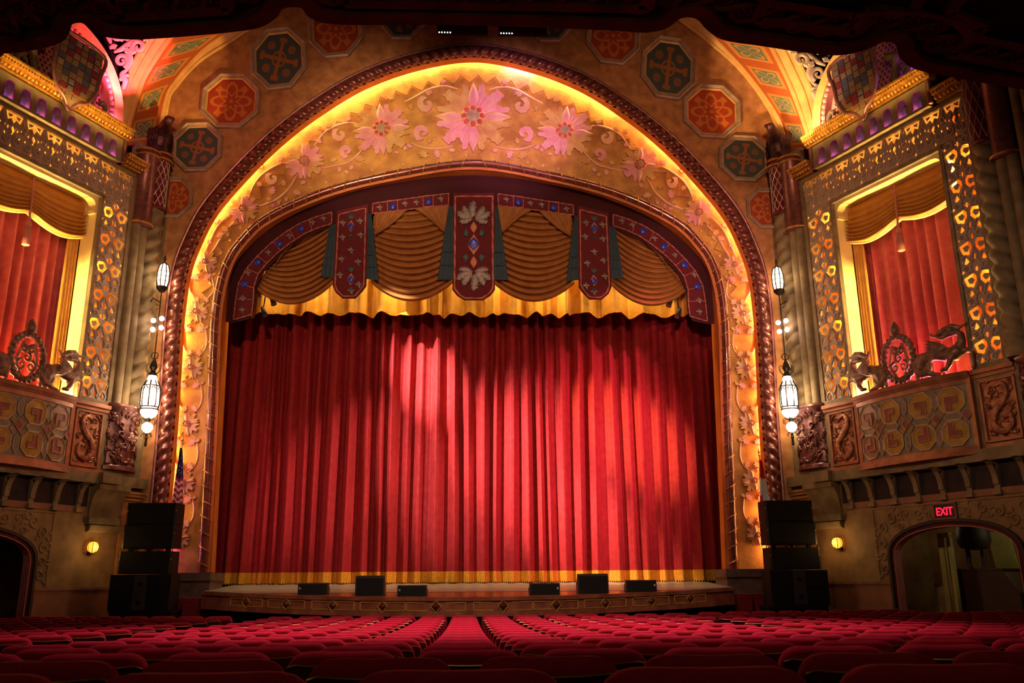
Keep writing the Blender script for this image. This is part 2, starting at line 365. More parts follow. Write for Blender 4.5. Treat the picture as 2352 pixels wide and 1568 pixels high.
# ---- octagonal coffers
def paint_mat(name, bg, fg, kind):
    m = bpy.data.materials.new(name); m.use_nodes = True; nt = m.node_tree; b = nt.nodes['Principled BSDF']; b.inputs['Roughness'].default_value = .6
    tc = nt.nodes.new('ShaderNodeTexCoord'); sp = nt.nodes.new('ShaderNodeSeparateXYZ'); nt.links.new(tc.outputs['UV'], sp.inputs[0])
    def mth(op, a, c=None, d=None):
        n = nt.nodes.new('ShaderNodeMath'); n.operation = op
        for i, q in enumerate((a, c, d)):
            if q is None: continue
            if isinstance(q, (int, float)): n.inputs[i].default_value = q
            else: nt.links.new(q, n.inputs[i])
        return n.outputs[0]
    x, y = sp.outputs[0], sp.outputs[1]
    r = mth('SQRT', mth('ADD', mth('MULTIPLY', x, x), mth('MULTIPLY', y, y))); th = mth('ARCTAN2', y, x)
    if kind == 'knot':       # interlaced pointed loops
        rr = mth('ADD', .50, mth('MULTIPLY', mth('COSINE', mth('MULTIPLY', th, 4)), .24))
        a = mth('LESS_THAN', mth('ABSOLUTE', mth('SUBTRACT', r, rr)), .075)
        c = mth('LESS_THAN', mth('ABSOLUTE', mth('SUBTRACT', r, mth('SUBTRACT', .42, mth('MULTIPLY', mth('COSINE', mth('MULTIPLY', th, 4)), .2)))), .06)
        d = mth('LESS_THAN', r, .08)
        k = mth('MAXIMUM', mth('MAXIMUM', a, c), d)
        q = mth('MULTIPLY', mth('GREATER_THAN', mth('COSINE', mth('ADD', mth('MULTIPLY', th, 4), pi)), .75), mth('MULTIPLY', mth('GREATER_THAN', r, .62), mth('LESS_THAN', r, .8)))
        k = mth('MAXIMUM', k, q)
    elif kind == 'cross':
        th = mth('ADD', th, .2)
        xx = mth('MULTIPLY', r, mth('COSINE', th)); yy = mth('MULTIPLY', r, mth('SINE', th))
        ax, ay = mth('ABSOLUTE', xx), mth('ABSOLUTE', yy)
        wid = mth('ADD', .07, mth('MULTIPLY', mth('GREATER_THAN', mth('MAXIMUM', ax, ay), .62), .08))
        k = mth('MULTIPLY', mth('LESS_THAN', mth('MINIMUM', ax, ay), wid), mth('LESS_THAN', r, .78))
        q = mth('LESS_THAN', mth('ABSOLUTE', mth('SUBTRACT', r, .26)), .035)
        e = mth('LESS_THAN', mth('ADD', mth('POWER', mth('MULTIPLY', mth('SUBTRACT', ax, .42), 1.0), 2), mth('POWER', mth('SUBTRACT', ay, .42), 2)), .025)
        k = mth('MAXIMUM', mth('MAXIMUM', k, q), mth('MULTIPLY', e, .6))
    else:                    # four-petal tile for the vault band
        fx = mth('SUBTRACT', mth('FRACT', x), .5); fy = mth('SUBTRACT', mth('FRACT', y), .5)
        ax, ay = mth('ABSOLUTE', fx), mth('ABSOLUTE', fy)
        rr = mth('SQRT', mth('ADD', mth('MULTIPLY', fx, fx), mth('MULTIPLY', fy, fy))); t2 = mth('ARCTAN2', fy, fx)
        mxd = mth('MAXIMUM', ax, ay)
        k = mth('MULTIPLY', mth('GREATER_THAN', mxd, .27), mth('LESS_THAN', mxd, .35))
        pet = mth('LESS_THAN', mth('ABSOLUTE', mth('SUBTRACT', rr, mth('MULTIPLY', mth('ABSOLUTE', mth('SINE', mth('MULTIPLY', t2, 2))), .27))), .03)
        k = mth('MAXIMUM', k, pet)
    ns = nt.nodes.new('ShaderNodeTexNoise'); ns.inputs['Scale'].default_value = 9; nt.links.new(tc.outputs['Object'], ns.inputs['Vector'])
    mx = nt.nodes.new('ShaderNodeMix'); mx.data_type = 'RGBA'; mx.inputs[6].default_value = (*bg, 1); mx.inputs[7].default_value = (*fg, 1)
    nt.links.new(k, mx.inputs[0])
    last = mx.outputs[2]
    if kind == 'tile':
        m3 = nt.nodes.new('ShaderNodeMix'); m3.data_type = 'RGBA'; m3.inputs[6].default_value = (*bg, 1); m3.inputs[7].default_value = (*S(196,96,40), 1)
        nt.links.new(mth('GREATER_THAN', mxd, .35), m3.inputs[0]); nt.links.new(m3.outputs[2], mx.inputs[6])
    m2 = nt.nodes.new('ShaderNodeMix'); m2.data_type = 'RGBA'; m2.blend_type = 'MULTIPLY'; m2.inputs[0].default_value = .6
    nt.links.new(last, m2.inputs[6]); nt.links.new(ns.outputs['Color'], m2.inputs[7])
    ad = nt.nodes.new('ShaderNodeMix'); ad.data_type = 'RGBA'; ad.inputs[0].default_value = .45; nt.links.new(last, ad.inputs[7]); nt.links.new(m2.outputs[2], ad.inputs[6])
    nt.links.new(ad.outputs[2], b.inputs['Base Color']); MATS[name] = m
paint_mat('paintred', S(176,62,28), S(208,120,42), 'knot')
paint_mat('paintblue', S(70,82,80), S(164,100,42), 'cross')
paint_mat('painttile', S(112,130,104), S(226,146,60), 'tile')
def octa(r, a0): return [(r*cos(a0+pi/8+i*pi/4), r*sin(a0+pi/8+i*pi/4)) for i in range(8)]
def coffer(u, v, wp, hp, a0, red):
    R = (px(u, v-hp/2, 25.99).z-px(u, v+hp/2, 25.99).z)/2/.924; sx = (px(u+wp/2, v, 25.99).x-px(u-wp/2, v, 25.99).x)/2/.924/R
    c = px(u, v, 25.99)
    fr = lambda x, y, h: Vector((c.x+x*sx, c.y-h, c.z+y))
    m = MB(); steps = [(1.0, 0), (1.0, .10), (.95, .14), (.90, .10), (.885, .06), (.84, .06), (.80, .02)]
    vs = []
    for k, h in steps: vs += [fr(x, y, h) for x, y in octa(R*k, a0)]
    m.add(vs, [(i*8+j, i*8+(j+1) % 8, (i+1)*8+(j+1) % 8, (i+1)*8+j) for i in range(len(steps)-1) for j in range(8)])
    o = m.build('coffer', 'coffgrey', wall_front, False)
    vs = []
    for k, h in ((.845, .064), (.80, .03)): vs += [fr(x, y, h) for x, y in octa(R*k, a0)]
    MB().add(vs, [(j, (j+1) % 8, 8+(j+1) % 8, 8+j) for j in range(8)]).build('gilt_edge', 'coffline', o, False)
    ins = MB(); ins.add([fr(x, y, .015) for x, y in octa(R*.83, a0)], [tuple(range(8))])
    q = ins.build('painted_inset', 'paintred' if red else 'paintblue', o, False)
    uv = q.data.uv_layers.new(); pr = octa(1.0, a0)
    for lp in q.data.loops:
        p = q.data.vertices[lp.vertex_index].co; uv.data[lp.index].uv = ((p.x-c.x)/sx/(R*.83), (p.z-c.z)/(R*.83))
for u, v, wp, hp, a0, red in [(641,136,128,142,.12,0),(531,233,134,124,0,1),(453,339,118,112,.05,0),(398,454,92,92,0,1),(772,66,126,136,.1,1),(925,30,110,126,0,0),
                              (1535,157,126,142,-.12,0),(1634,257,132,122,-.05,1),(1709,365,118,104,-.05,0),(1762,479,96,92,0,1),(1408,82,124,134,-.1,1),(1262,36,110,126,0,0)]:
    coffer(u, v, wp, hp, a0, red)
# ---- the stage arch
PA = thing('proscenium_arch', 'gilded round stage arch with rope mouldings and flower frieze around red curtain', 'arch', (0, 26, .9))
def rope_prof(m, lead, amp, step, NAx):
    def f(i, a):
        sgn = 1 if i < NAx/2 else -1
        ph = m*a*sgn + 2*pi*(i-NAx/2)*step/lead
        c = .5+.5*cos(ph)
        return 1-amp+amp*max(0, c)**.7*1.05
    return f
NR = 1500
rc = resample(offs(ropeO, .24), NR); step = (rc[1]-rc[0]).length
g = MB(); g.tube([Vector((p.x, 25.95, p.y)) for p in rc], .225, 26, prof=rope_prof(2, .33, .30, step, NR)); g.build('outer_rope_moulding', 'rope', PA, True, 60)
def ringstrip(name, m, pa, Ya, pb, Yb, par=PA, k=2, smooth=True):
    g = MB(); n = len(pa)
    g.grid(lambda a, b: Vector((*(pa[round(a*(n-1))].lerp(pb[round(a*(n-1))], b)),)).to_3d().xzy.lerp(Vector((0,0,0)), 0)+Vector((0, Ya+(Yb-Ya)*b, 0)), n, k)
    return g.build(name, m, par, smooth)
o1 = offs(ropeO, .02); o2 = offs(ropeO, -.12)
g = MB(); g.tube([Vector((p.x, 25.93, p.y)) for p in resample(offs(ropeO, -.03), 240)], .055, 8); g.build('outer_fillet', 'mauve', PA)
i1 = offs(ropeO, .44); i1b = offs(ropeO, .455)
ringstrip('arch_soffit', 'orangeband', i1, 25.98, i1b, 26.26)
ringstrip('cove_lip', 'orangeband', i1b, 26.26, offs(ropeO, .16), 26.27)
ringstrip('cove_back', 'goldplaster', offs(ropeO, .10), 26.16, offs(ropeO, .10), 26.62)
FY = 26.5
inOs = sc26(inO, FY)
frieze = ringstrip('frieze_panel', 'frieze', offs(ropeO, .06), FY+.02, offs(inOs, .12), FY, k=6)
irc = resample(offs(sc26(inO, 26.42), .13), 1400); st2 = (irc[1]-irc[0]).length
def thinprof(i, a):
    return 1
    sgn = 1 if i < 700 else -1
    c = .5+.5*cos(a*sgn+2*pi*(i-700)*st2/.46)
    return 1+.22*max(0, (c-.86)/.14)
g = MB(); g.tube([Vector((p.x, 26.42, p.y)) for p in irc], .125, 16, prof=thinprof); g.build('inner_rope_moulding', 'rope', PA, True, 70)
nrm = offs(irc, 1.0)
for sgn in (-1, 1):
    P = []
    for i in range(701):
        j = min(1399, max(0, 700+sgn*i)); d_ = (nrm[j]-irc[j]); a_ = 2*pi*i*st2/.44
        q = irc[j]+d_*.135*cos(a_); P.append(Vector((q.x, 26.42+.135*sin(a_), q.y)))
    g = MB(); g.tube(P, .02, 5); g.build('gilt_spiral', 'ropegold', PA)
ii = offs(sc26(inO, 26.44), .25); oi = sc26(opI, 27.25); oi2 = offs(oi, -.02)
mid = [a.lerp(b, .28) for a, b in zip(ii, oi)]
ringstrip('inner_band_step', 'orangeband', ii, 26.44, offs(ii, .10), 26.46)
ringstrip('inner_band', 'orangeband', offs(ii, .10), 26.50, offs(oi, 0), 27.25)
ringstrip('inner_band_edge', 'orangeband', oi, 27.25, offs(oi, -.6), 27.3)
# ---- flowers of the frieze
def leafpoly(L, Wd, n=7, tip=.0):
    up = [(L*t, Wd*sin(pi*t**.8)*(1-.25*t)) for t in [i/n for i in range(n+1)]]
    return up + [(x, -y) for x, y in reversed(up[1:-1])]
DIAG = [(.18,-40),(.50,-40),(.72,-36),(.90,-36),(.97,-30),(.90,-26),(.80,-25),(.76,-20),(.68,-15),(.74,-10),(.82,-11),(.90,-7),(1.0,-8),(.99,0)]
def flower(u, v, Rpx, sg=1, rot=0, parts=True, Y=FY, deep=.085, mats=('reliefgold', 'reliefpink')):
    c = pxm(u, v, Y-.01, sg); R = Rpx*.01335
    def fr(a):
        ca, sa = cos(a), sin(a)
        return lambda x, y, h: Vector((c.x+(x*ca-y*sa), c.y-h, c.z+(x*sa+y*ca)))
    root = MB(); root.lathe([(.30, 0), (.30, .75), (.27, 1.0), (.2, 1.0), (.2, .9)], (0,0,0), 20)
    root.xf = lambda p: Vector((c.x+p.x*R, c.y-p.z*deep*1.7, c.z+p.y*R))
    fl = root.build('flower', mats[0], PA)
    for k in range(4):
        a = rot+k*pi/2
        m = MB(); P = leafpoly(.8*R, .17*R); m.pillow([(x+.2*R, y) for x, y in P], fr(a), deep*1.25, c=(.55*R, 0)); m.build('petal', mats[k % 2 if parts else 0], fl)
        if parts:
            m = MB(); P = leafpoly(.60*R, .10*R); f0 = fr(a); m.pillow([(x+.28*R, y) for x, y in P], lambda x, y, h, f0=f0: f0(x, y, h+deep*1.1), deep*.3, c=(.55*R, 0)); m.build('petal_inset', mats[1], fl)
        a += pi/4
        D = [(r*R*cos(math.radians(t)), r*R*sin(math.radians(t))) for r, t in DIAG]; D += [(x, -y) for x, y in reversed(D[:-1])]
        m = MB(); m.prism(D, fr(a), 0, deep*.8); f0 = fr(a)
        if Rpx > 30:
            for tt in (-24, -9, 9, 24):
                q = math.radians(tt); m.tube([f0(r*R*cos(q), r*R*sin(q), deep*.85) for r in (.3, .5, .7)], [.022*R, .018*R, .008*R], 5)
        m.build('leaf', mats[(k+1) % 2], fl, True, 35)
    m = MB()
    for k in range(8): m.ball((cos(k*pi/4)*.235*R, sin(k*pi/4)*.235*R, 0), .062*R, 8, (1.15, 1.15, .8))
    m.xf = lambda p: Vector((c.x+p.x, c.y-p.z-deep*1.7, c.z+p.y)); m.build('bead_ring', 'coral', fl)
    m = MB(); m.lathe([(.17, .8), (.17, 1.0), (.12, 1.15), (.03, 1.2)], (0,0,0), 16); m.xf = root.xf; m.build('button', 'button', fl)
flower(1087, 270, 100)
for u, v, R, sg in [(877,298,74,1),(700,372,50,1),(560,482,38,1)]:
    flower(u, v, R, 1, .1); flower(u, v, R, -1, -.1)
for u, v, R in [(474,603,28),(453,717,28),(441,845,28),(431,974,28),(422,1108,27),(413,1236,24)]:
    for sg in (1, -1): flower(u, v, R, sg, .2, False, mats=('relief', 'reliefgold'))
CURL = [(0,0),(.25,.28),(.6,.4),(.95,.3),(1.1,0),(1.0,-.3),(.75,-.48),(.5,-.42),(.42,-.25),(.55,-.17),(.68,-.22),(.72,-.1),(.6,.02),(.42,0),(.3,-.12),(.25,-.35),(.1,-.2)]
SPRIG = [(0,0),(.2,.12),(.28,.34),(.45,.22),(.5,.42),(.66,.2),(1,.08),(.82,0),(.95,-.2),(.66,-.16),(.5,-.4),(.42,-.16),(.25,-.3),(.18,-.1)]
def ornament(poly, u, v, Lpx, ang, sg, flip=1, m='relief', dp=.055):
    c = pxm(u, v, FY-.01, 1); L = Lpx*.0134; ca, sa = cos(ang), sin(ang)
    g = MB(); g.prism([(x*L, y*L*flip) for x, y in poly], lambda x, y, h: Vector((sg*(c.x+x*ca-y*sa), c.y-h, c.z+x*sa+y*ca)), 0, dp)
    g.build('scroll_leaf', m, PA, True, 30)
def vine(pts, sg, r=.045, m='relief'):
    P = catmull([pxm(u, v, FY-.02, sg) for u, v in pts], 8)
    g = MB(); g.tube(P, [r*(1-.5*abs(2*i/(len(P)-1)-1)) for i in range(len(P))], 6); g.build('vine', m, PA)
for sg in (1, -1):
    vine([(1052,205),(1020,198),(985,206),(955,222),(930,234)], sg); vine([(1040,335),(1005,341),(970,338),(945,328)], sg)
    vine([(820,285),(800,282),(770,290),(745,305),(722,335)], sg); vine([(835,335),(825,352),(800,372),(770,380),(742,386)], sg)
    vine([(655,372),(628,384),(600,404),(582,428),(572,455)], sg); vine([(682,402),(665,432),(640,455),(612,468),(594,474)], sg)
    vine([(540,508),(515,535),(496,566),(478,590)], sg, .035); vine([(528,490),(500,520),(482,556),(466,588)], sg, .035)
    for u, v, L, a, fl in [(966,222,44,-1.2,-1),(958,325,42,1.3,1),(975,215,24,.2,1),(1000,345,26,-1.2,1),(965,345,30,-.9,-1),(905,230,26,2.4,1),
                           (765,298,36,-.9,-1),(790,366,34,1.5,1),(815,362,26,-.4,1),(740,300,16,2.4,1),(780,384,18,-1.6,1),
                           (612,400,32,-.9,-1),(625,450,26,1.5,1),(672,440,24,-.3,1),(590,420,18,-.6,1),(640,460,16,-1.4,1),(512,520,22,-.8,1),(498,545,20,.6,1)]:
        ornament(CURL if L > 30 else SPRIG, u, v, L, a, sg, fl, ('relief', 'reliefpink', 'reliefgold')[int(u) % 3])
    # extra sprigs along the lower and upper vines
    for k, (u, v, L) in enumerate([(1030,346,18),(985,330,20),(948,340,18),(990,212,16),(940,240,18),(1010,190,18),(930,348,16),(838,345,20),(812,380,16),(792,392,14),(758,372,20),(735,396,16),(808,275,18),(760,282,18),(728,322,16),(690,425,18),(655,430,20),(634,472,14),(660,452,16),(612,455,16),(640,372,18),(604,388,18),(580,440,16),(850,265,14),(905,350,14),(520,545,16),(486,560,14),(505,505,16)]):
        ornament(SPRIG, u, v, L, 1.3*k, sg, 1, ('relief', 'reliefgold', 'reliefpink')[k % 3], .05)
    ys = [603, 717, 845, 974, 1108, 1236]; xs = [474, 453, 441, 431, 422, 413]
    for k in range(5):
        (x0, y0), (x1, y1) = (xs[k], ys[k]+20), (xs[k+1], ys[k+1]-20)
        for sd in (-1, 1):
            mx_, my = (x0+x1)/2, (y0+y1)/2
            vine([(x0+sd*6, y0), (mx_+sd*24, y0+16), (mx_+sd*28, my+4), (mx_+sd*20, y1-18), (x1+sd*4, y1)], sg, .03)
            ornament(SPRIG, mx_+sd*6, my-18, 22, pi/2-sd*.9, sg, 1, 'reliefpink'); ornament(SPRIG, mx_+sd*5, my+22, 20, -pi/2+sd*.7, sg, 1, 'relief')
            ornament(SPRIG, mx_+sd*24, my-26, 12, .6*sd+(0 if sd > 0 else pi), sg, 1, 'reliefgold')
# small gilt buds along the inner rope and lattice marks along the outer edge
inS = resample(offs(inOs, -.16), 74)
g = MB()
for p in inS[12:62]: g.ball((p.x, FY-.02, p.y), .055, 6, (1, .5, 1))
g.build('bud_row', 'reliefgold', PA)['kind'] = 'stuff'
ouS = resample(offs(ropeO, .95), 150)
g = MB()
for i in range(30, 120):
    a, b = ouS[i], ouS[i+1]; n_ = (ouS[i]-ouS[min(i+1,149)]).normalized(); q = Vector((n_.y, -n_.x))
    off = .16 if i % 2 else -.16
    g.bar((a.x+q.x*off, FY-.012, a.y+q.y*off), (b.x-q.x*off, FY-.012, b.y-q.y*off), .02, .035, (0, -1, 0))
g.build('zigzag_line', 'goldplaster', PA)['kind'] = 'stuff'
# cove lamps hidden in the slot behind the arch lip
cl = resample(offs(ropeO, .20), 42)
for i, p in enumerate(cl[1:-1]):
    z, x = p.y, p.x
    col, pw = YEL, 36
    if z < 3.2 and x < 0: col, pw = (1, .22, .75), 22
    elif .6 < x < 2.6 and z > 17: col, pw = (1, .55, .75), 50
    elif -1.2 < x < .6 and z > 17: pw = 44
    elif x > 5: col = (1, .46, .16); pw = 30
    if abs(x) > 9 : pw *= 1.2
    pw *= rr.uniform(.4, 1.3)
    d_ = (cl[min(i+2, 41)]-cl[i]).normalized()
    area((x, 26.37, z), (x+d_.y*.5, 26.50, z-d_.x*.5), pw*.5, col, 1.05, .05, 'cove_lamp', 170, (d_.x, 0, d_.y))
# plinths under the jambs
for sg in (-1, 1):
    pl = thing('jamb_plinth', 'grey stone plinth under the %s jamb of the stage arch' % ('flag-side' if sg < 0 else 'red-and-white-flag-side'), 'plinth', (sg*8.5, 26, .2))
    pl['label'] = 'moulded grey stone plinth under arch jamb behind the %s flag' % ('striped' if sg < 0 else 'white and red')
    a = lambda s, e: (min(sg*s, sg*e), max(sg*s, sg*e))
    x0, x1 = a(7.35, 9.6)
    g = MB(); g.box((x0, 25.7, -.4), (x1, 27.0, 1.28)); g.build('plinth_block', 'plinth', pl, False)
    g = MB(); g.box((x0-.06, 25.62, 1.28), (x1+.06, 27.0, 1.36)); g.box((x0-.02, 25.66, 1.36), (x1+.02, 27, 1.50)); g.build('plinth_cap', 'plinth', pl, False)
    g = MB(); g.box((x0-.03, 25.66, .72), (x1+.03, 27.0, .80)); g.build('plinth_band', 'lipwood', pl, False)
# ---- stage
ST = thing('stage', 'low stage with bowed wooden apron and panelled lip in front of red curtain', 'stage', (0, 24, -.4))
dz = lambda y: 1.0-.05*(25.4-y)
lipY = lambda x: 22.2+3.1*(x/7.35)**2
g = MB(); NX = 60
g.grid(lambda a, b: (lambda x: Vector((x, lipY(x)+(25.6-lipY(x))*b, dz(lipY(x)+(25.6-lipY(x))*b))))(-7.4+14.8*a), NX, 4); g.build('apron_boards', 'stagewood', ST)
g = MB(); g.add([(-8.2,24.35,dz(24.35)+.004),(8.2,24.35,dz(24.35)+.004),(8.2,31,dz(31)),(-8.2,31,dz(31))], [(0,1,2,3)])
# keep the grey deck inside the apron curve
g = MB(); g.grid(lambda a, b: (lambda x: (lambda y: Vector((x, y, dz(y)+.006)))(max(24.2, lipY(x)+.02)+(31-max(24.2, lipY(x)+.02))*b))(-7.4+14.8*a), NX, 3); g.build('stage_deck', 'stageblack', ST)
g = MB()
def lipstrip(g, z0, z1, out0, out1, n=NX):
    g.grid(lambda a, b: (lambda x: Vector((x, lipY(x)-(out0+(out1-out0)*b), dz(lipY(x))+z0+(z1-z0)*b)))(-7.42+14.84*a), n, 2)
lipstrip(g, .0, .0, -.02, .06); lipstrip(g, 0, -.09, .06, .06); lipstrip(g, -.09, -.09, .06, .02); lipstrip(g, -.09, -.34, .02, .02); lipstrip(g, -.34, -.34, .02, .05); lipstrip(g, -.34, -.46, .05, .05); lipstrip(g, -.46, -.46, .05, -.4)
for s_ in (-1, 1):
    x = s_*7.42; g.add([(x, lipY(x)-.06, dz(25)), (x, 26, dz(26)), (x, 26, dz(25)-.5), (x, lipY(x)-.06, dz(25)-.5)], [(0,1,2,3)])
g.build('stage_lip', 'lipwood', ST, False)
g = MB(); lipstrip(g, -.46, -1.6, -.4, -.4); g.build('stage_skirt', 'deepdark', ST)
for xc, hw in [(.82,.72),(2.14,.56),(3.42,.56),(4.7,.52),(5.9,.5)]:
    for s_ in (-1, 1):
        c = s_*xc; f = lambda x, z, out: Vector((x, lipY(x)-out, dz(lipY(x))+z))
        g = MB()
        for (xa, za), (xb, zb) in [((c-hw,-.125),(c+hw,-.125)),((c-hw,-.315),(c+hw,-.315)),((c-hw,-.125),(c-hw,-.315)),((c+hw,-.125),(c+hw,-.315))]:
            g.bar(f(xa, za, .035), f(xb, zb, .035), .03, .022, (0, -1, 0))
        fr_ = g.build('panel_frame', 'giltline', ST, False)
        g = MB(); g.add([f(c-.1,-.22,.03), f(c,-.10,.03), f(c+.1,-.22,.03), f(c,-.34,.03), f(c,-.22,.10)], [(0,1,4),(1,2,4),(2,3,4),(3,0,4)]); d = g.build('diamond_boss', 'diamondred', ST, False)
        g = MB(); q = [(c-.13,-.22),(c,-.075),(c+.13,-.22),(c,-.365)]
        for i in range(4): g.bar(f(*q[i], .04), f(*q[(i+1) % 4], .04), .025, .02, (0, -1, 0))
        g.build('diamond_rim', 'giltline', d, False)
# side steps, red carpeted
for sg in (-1, 1):
    t = thing('stage_steps', 'red carpeted steps beside the stage lip near the %s flag' % ('striped' if sg < 0 else 'white and red'), 'steps', (sg*7.9, 24.8, -.4))
    for k, (z, y) in enumerate([(.42, 24.1), (.62, 24.5), (.82, 24.92)]):
        x0, x1 = sorted((sg*7.46, sg*7.80))
        g = MB(); g.box((x0, y, -.45), (x1, (24.5, 24.92, 25.6)[k], z))
        if k == 2: g.box((min(sg*7.8, sg*8.9), 25.18, -.45), (max(sg*7.8, sg*8.9), 25.6, z)); g.build('step', 'redcarpet', t, False)
# ---- curtains
def pleats(x0, x1, lo, hi, seed):
    r = random.Random(seed); k = [x0]
    while k[-1] < x1: k.append(k[-1]+r.uniform(lo, hi))
    amp = [r.uniform(.55, 1.15) for _ in k]; skew = [r.uniform(-.22, .22) for _ in k]
    def f(x):
        j = 0
        lo_, hi_ = 0, len(k)-2
        while lo_ < hi_:
            mid_ = (lo_+hi_+1)//2
            if k[mid_] <= x: lo_ = mid_
            else: hi_ = mid_-1
        j = lo_; t = (x-k[j])/(k[j+1]-k[j]); t = min(1, max(0, t))
        t2 = t+skew[j]*sin(pi*t)*.8
        a = amp[j]*(1-t)+amp[min(j+1, len(amp)-1)]*t
        return a*(.5-.5*cos(2*pi*t2))**.8
    return f
pf = pleats(-9.1, 9.1, .30, .62, 3); pf2 = pleats(-9.1, 9.6, .9, 1.7, 5); pf3 = pleats(-9.1, 9.1, .09, .2, 8)
def curt(x, z, extra=0):
    h = (z-1)/9.5
    xs_ = x*(1+.0*h)+.05*sin(x*2.3+h*2)
    return 28.75-(.40+.05*(1-h))*pf(xs_)-.16*pf2(x+.3)-.03*pf3(xs_)-extra
SC = thing('stage_curtain', 'closed red velvet stage curtain in deep vertical folds with gold fringe', 'curtain', (0, 28.6, 1.16))
g = MB(); g.grid(lambda a, b: (lambda x, z: Vector((x, curt(x, z), z)))(-8.9+17.8*a, 1.30+10.2*b), 960, 14); g.build('curtain_cloth', 'velvet', SC, True, 180)
g = MB(); g.grid(lambda a, b: (lambda x: Vector((x, curt(x, 1.3, .03+.02*b), 1.52-(.34+.03*sin(a*1900))*b)))(-8.9+17.8*a), 1400, 4); g.build('gold_fringe', 'fringe', SC, True, 180)
bz = px(1088, 722, 27.6).z
bf = pleats(-8.6, 8.6, .35, 1.1, 21); bf2 = pleats(-8.6, 8.6, .12, .3, 22)
BC = thing('border_curtain', 'gold pleated border curtain hanging behind the swagged valance', 'curtain', (0, 27.3, 9))
g = MB(); g.grid(lambda a, b: (lambda x: Vector((x, 27.80-.46*bf(x)-.04*bf2(x), bz+2.6-(2.6+.05*sin(x*5)+.03*sin(x*11))*b)))(-7.5+15*a), 600, 8); g.build('border_cloth', 'goldcloth', BC, True, 180)
g = MB(); g.grid(lambda a, b: (lambda x: Vector((x, 27.79-.46*bf(x)-.04*bf2(x)-.012, bz+.10-(.12+.05*sin(x*5)+.03*sin(x*11)+.012*sin(x*230))*b)))(-7.5+15*a), 900, 2); g.build('border_fringe', 'fringe', BC, True, 180)
for k in range(11):
    x = -6.3+1.26*k; area((x, 27.22, 11.6), (x, 27.6, 9.3), rr.uniform(8, 80), (1, .66, .22), rr.uniform(.3, .8), .08, 'border_lamp', 120)
# masking behind
g = MB(); g.box((-9.5, 31, -.5), (9.5, 31.1, 16)); struct(g.build('wall_back', 'deepdark', None, False), 'dark back wall of the stage')
# ---- valance
VY = 26.9
VA = thing('valance', 'dark red stage valance with banners, ochre swags and blue jewels above the curtain', 'valance', (0, VY, 12))
top = offs(sc26(opI, VY), -.12)
topr = [p for p in top if p.y > px(520, 742, VY).z]
inner = [(1088,474),(1030,474),(943,482),(857,493),(845,497),(760,520),(700,547),(645,586),(607,624),(588,662),(584,712),(572,733),(534,741)]
iw = [pxm(u, v, VY) for u, v in inner]
L = [Vector((-abs(p.x), p.z)) for p in reversed(iw)]; Rr = [Vector((-p.x, p.y)) for p in reversed(L[:-1])]
poly = [(p.x, p.y) for p in topr] + [(p.x, p.y) for p in reversed(L+Rr)]
vs, fs = fill2d([poly], .02)
g = MB(); g.add([Vector((v.x, VY+v.z, v.y)) for v in vs], fs); g.build('valance_board', 'maroondark', VA, False)
def cordline(pts, sg, r=.022, Y=VY-.05, closed=False, twist=True, m='cordpink', parent=VA):
    P = resample(catmull([pxm(u, v, Y, sg) for u, v in pts], 1 if not twist else 1, closed) if False else [pxm(u, v, Y, sg) for u, v in (pts+[pts[0]] if closed else pts)], max(8, len(pts)*14))
    g = MB(); g.tube(P, r, 6, prof=lambda i, a: 1+.3*cos(2*a+i*1.1)); return g.build('cord', m, parent)
def sprig(u, v, s, sg, Y, parent, m='silverleaf'):
    c = pxm(u, v, Y, sg); g = MB()
    for a in (0.3, 1.57, 2.84, -1.2):
        P = leafpoly(s*.0134, s*.0045, 4); ca, sa = cos(a), sin(a)
        g.pillow(P, lambda x, y, h: Vector((c.x+x*ca-y*sa, c.y-h, c.z+x*sa+y*ca)), .02)
    g.build('embroidered_sprig', m, parent)
def jewel(u, v, s, sg, parent, Y=VY-.05):
    c = pxm(u, v, Y, sg); g = MB()
    g.lathe([(1.0, 0), (.95, .5), (.6, .9), (.2, 1.0)], (0,0,0), 10); R = s*.0134
    g.xf = lambda p: Vector((c.x+p.x*R, c.y-p.z*.06, c.z+p.y*R)); g.build('jewel', 'jewel', parent)
def band(quads, sg):      # border band between upper and lower polylines
    up, lo = quads; Yb = VY-.035
    g = MB(); n = len(up)
    vs = [pxm(*p, Yb, sg) for p in up]+[pxm(*p, Yb, sg) for p in lo]+[pxm(*p, VY, sg) for p in up]+[pxm(*p, VY, sg) for p in lo]
    fs = [(i, i+1, n+i+1, n+i) for i in range(n-1)]+[(2*n+i, 2*n+i+1, i+1, i) for i in range(n-1)]+[(n+i, n+i+1, 3*n+i+1, 3*n+i) for i in range(n-1)]
    b = g.add(vs, fs).build('border_band', 'maroon', VA, False)
    cordline(list(up)+list(reversed(lo)), sg, .018, Yb-.02, True, parent=b); return b
def lerp2(a, b, t): return (a[0]+(b[0]-a[0])*t, a[1]+(b[1]-a[1])*t)
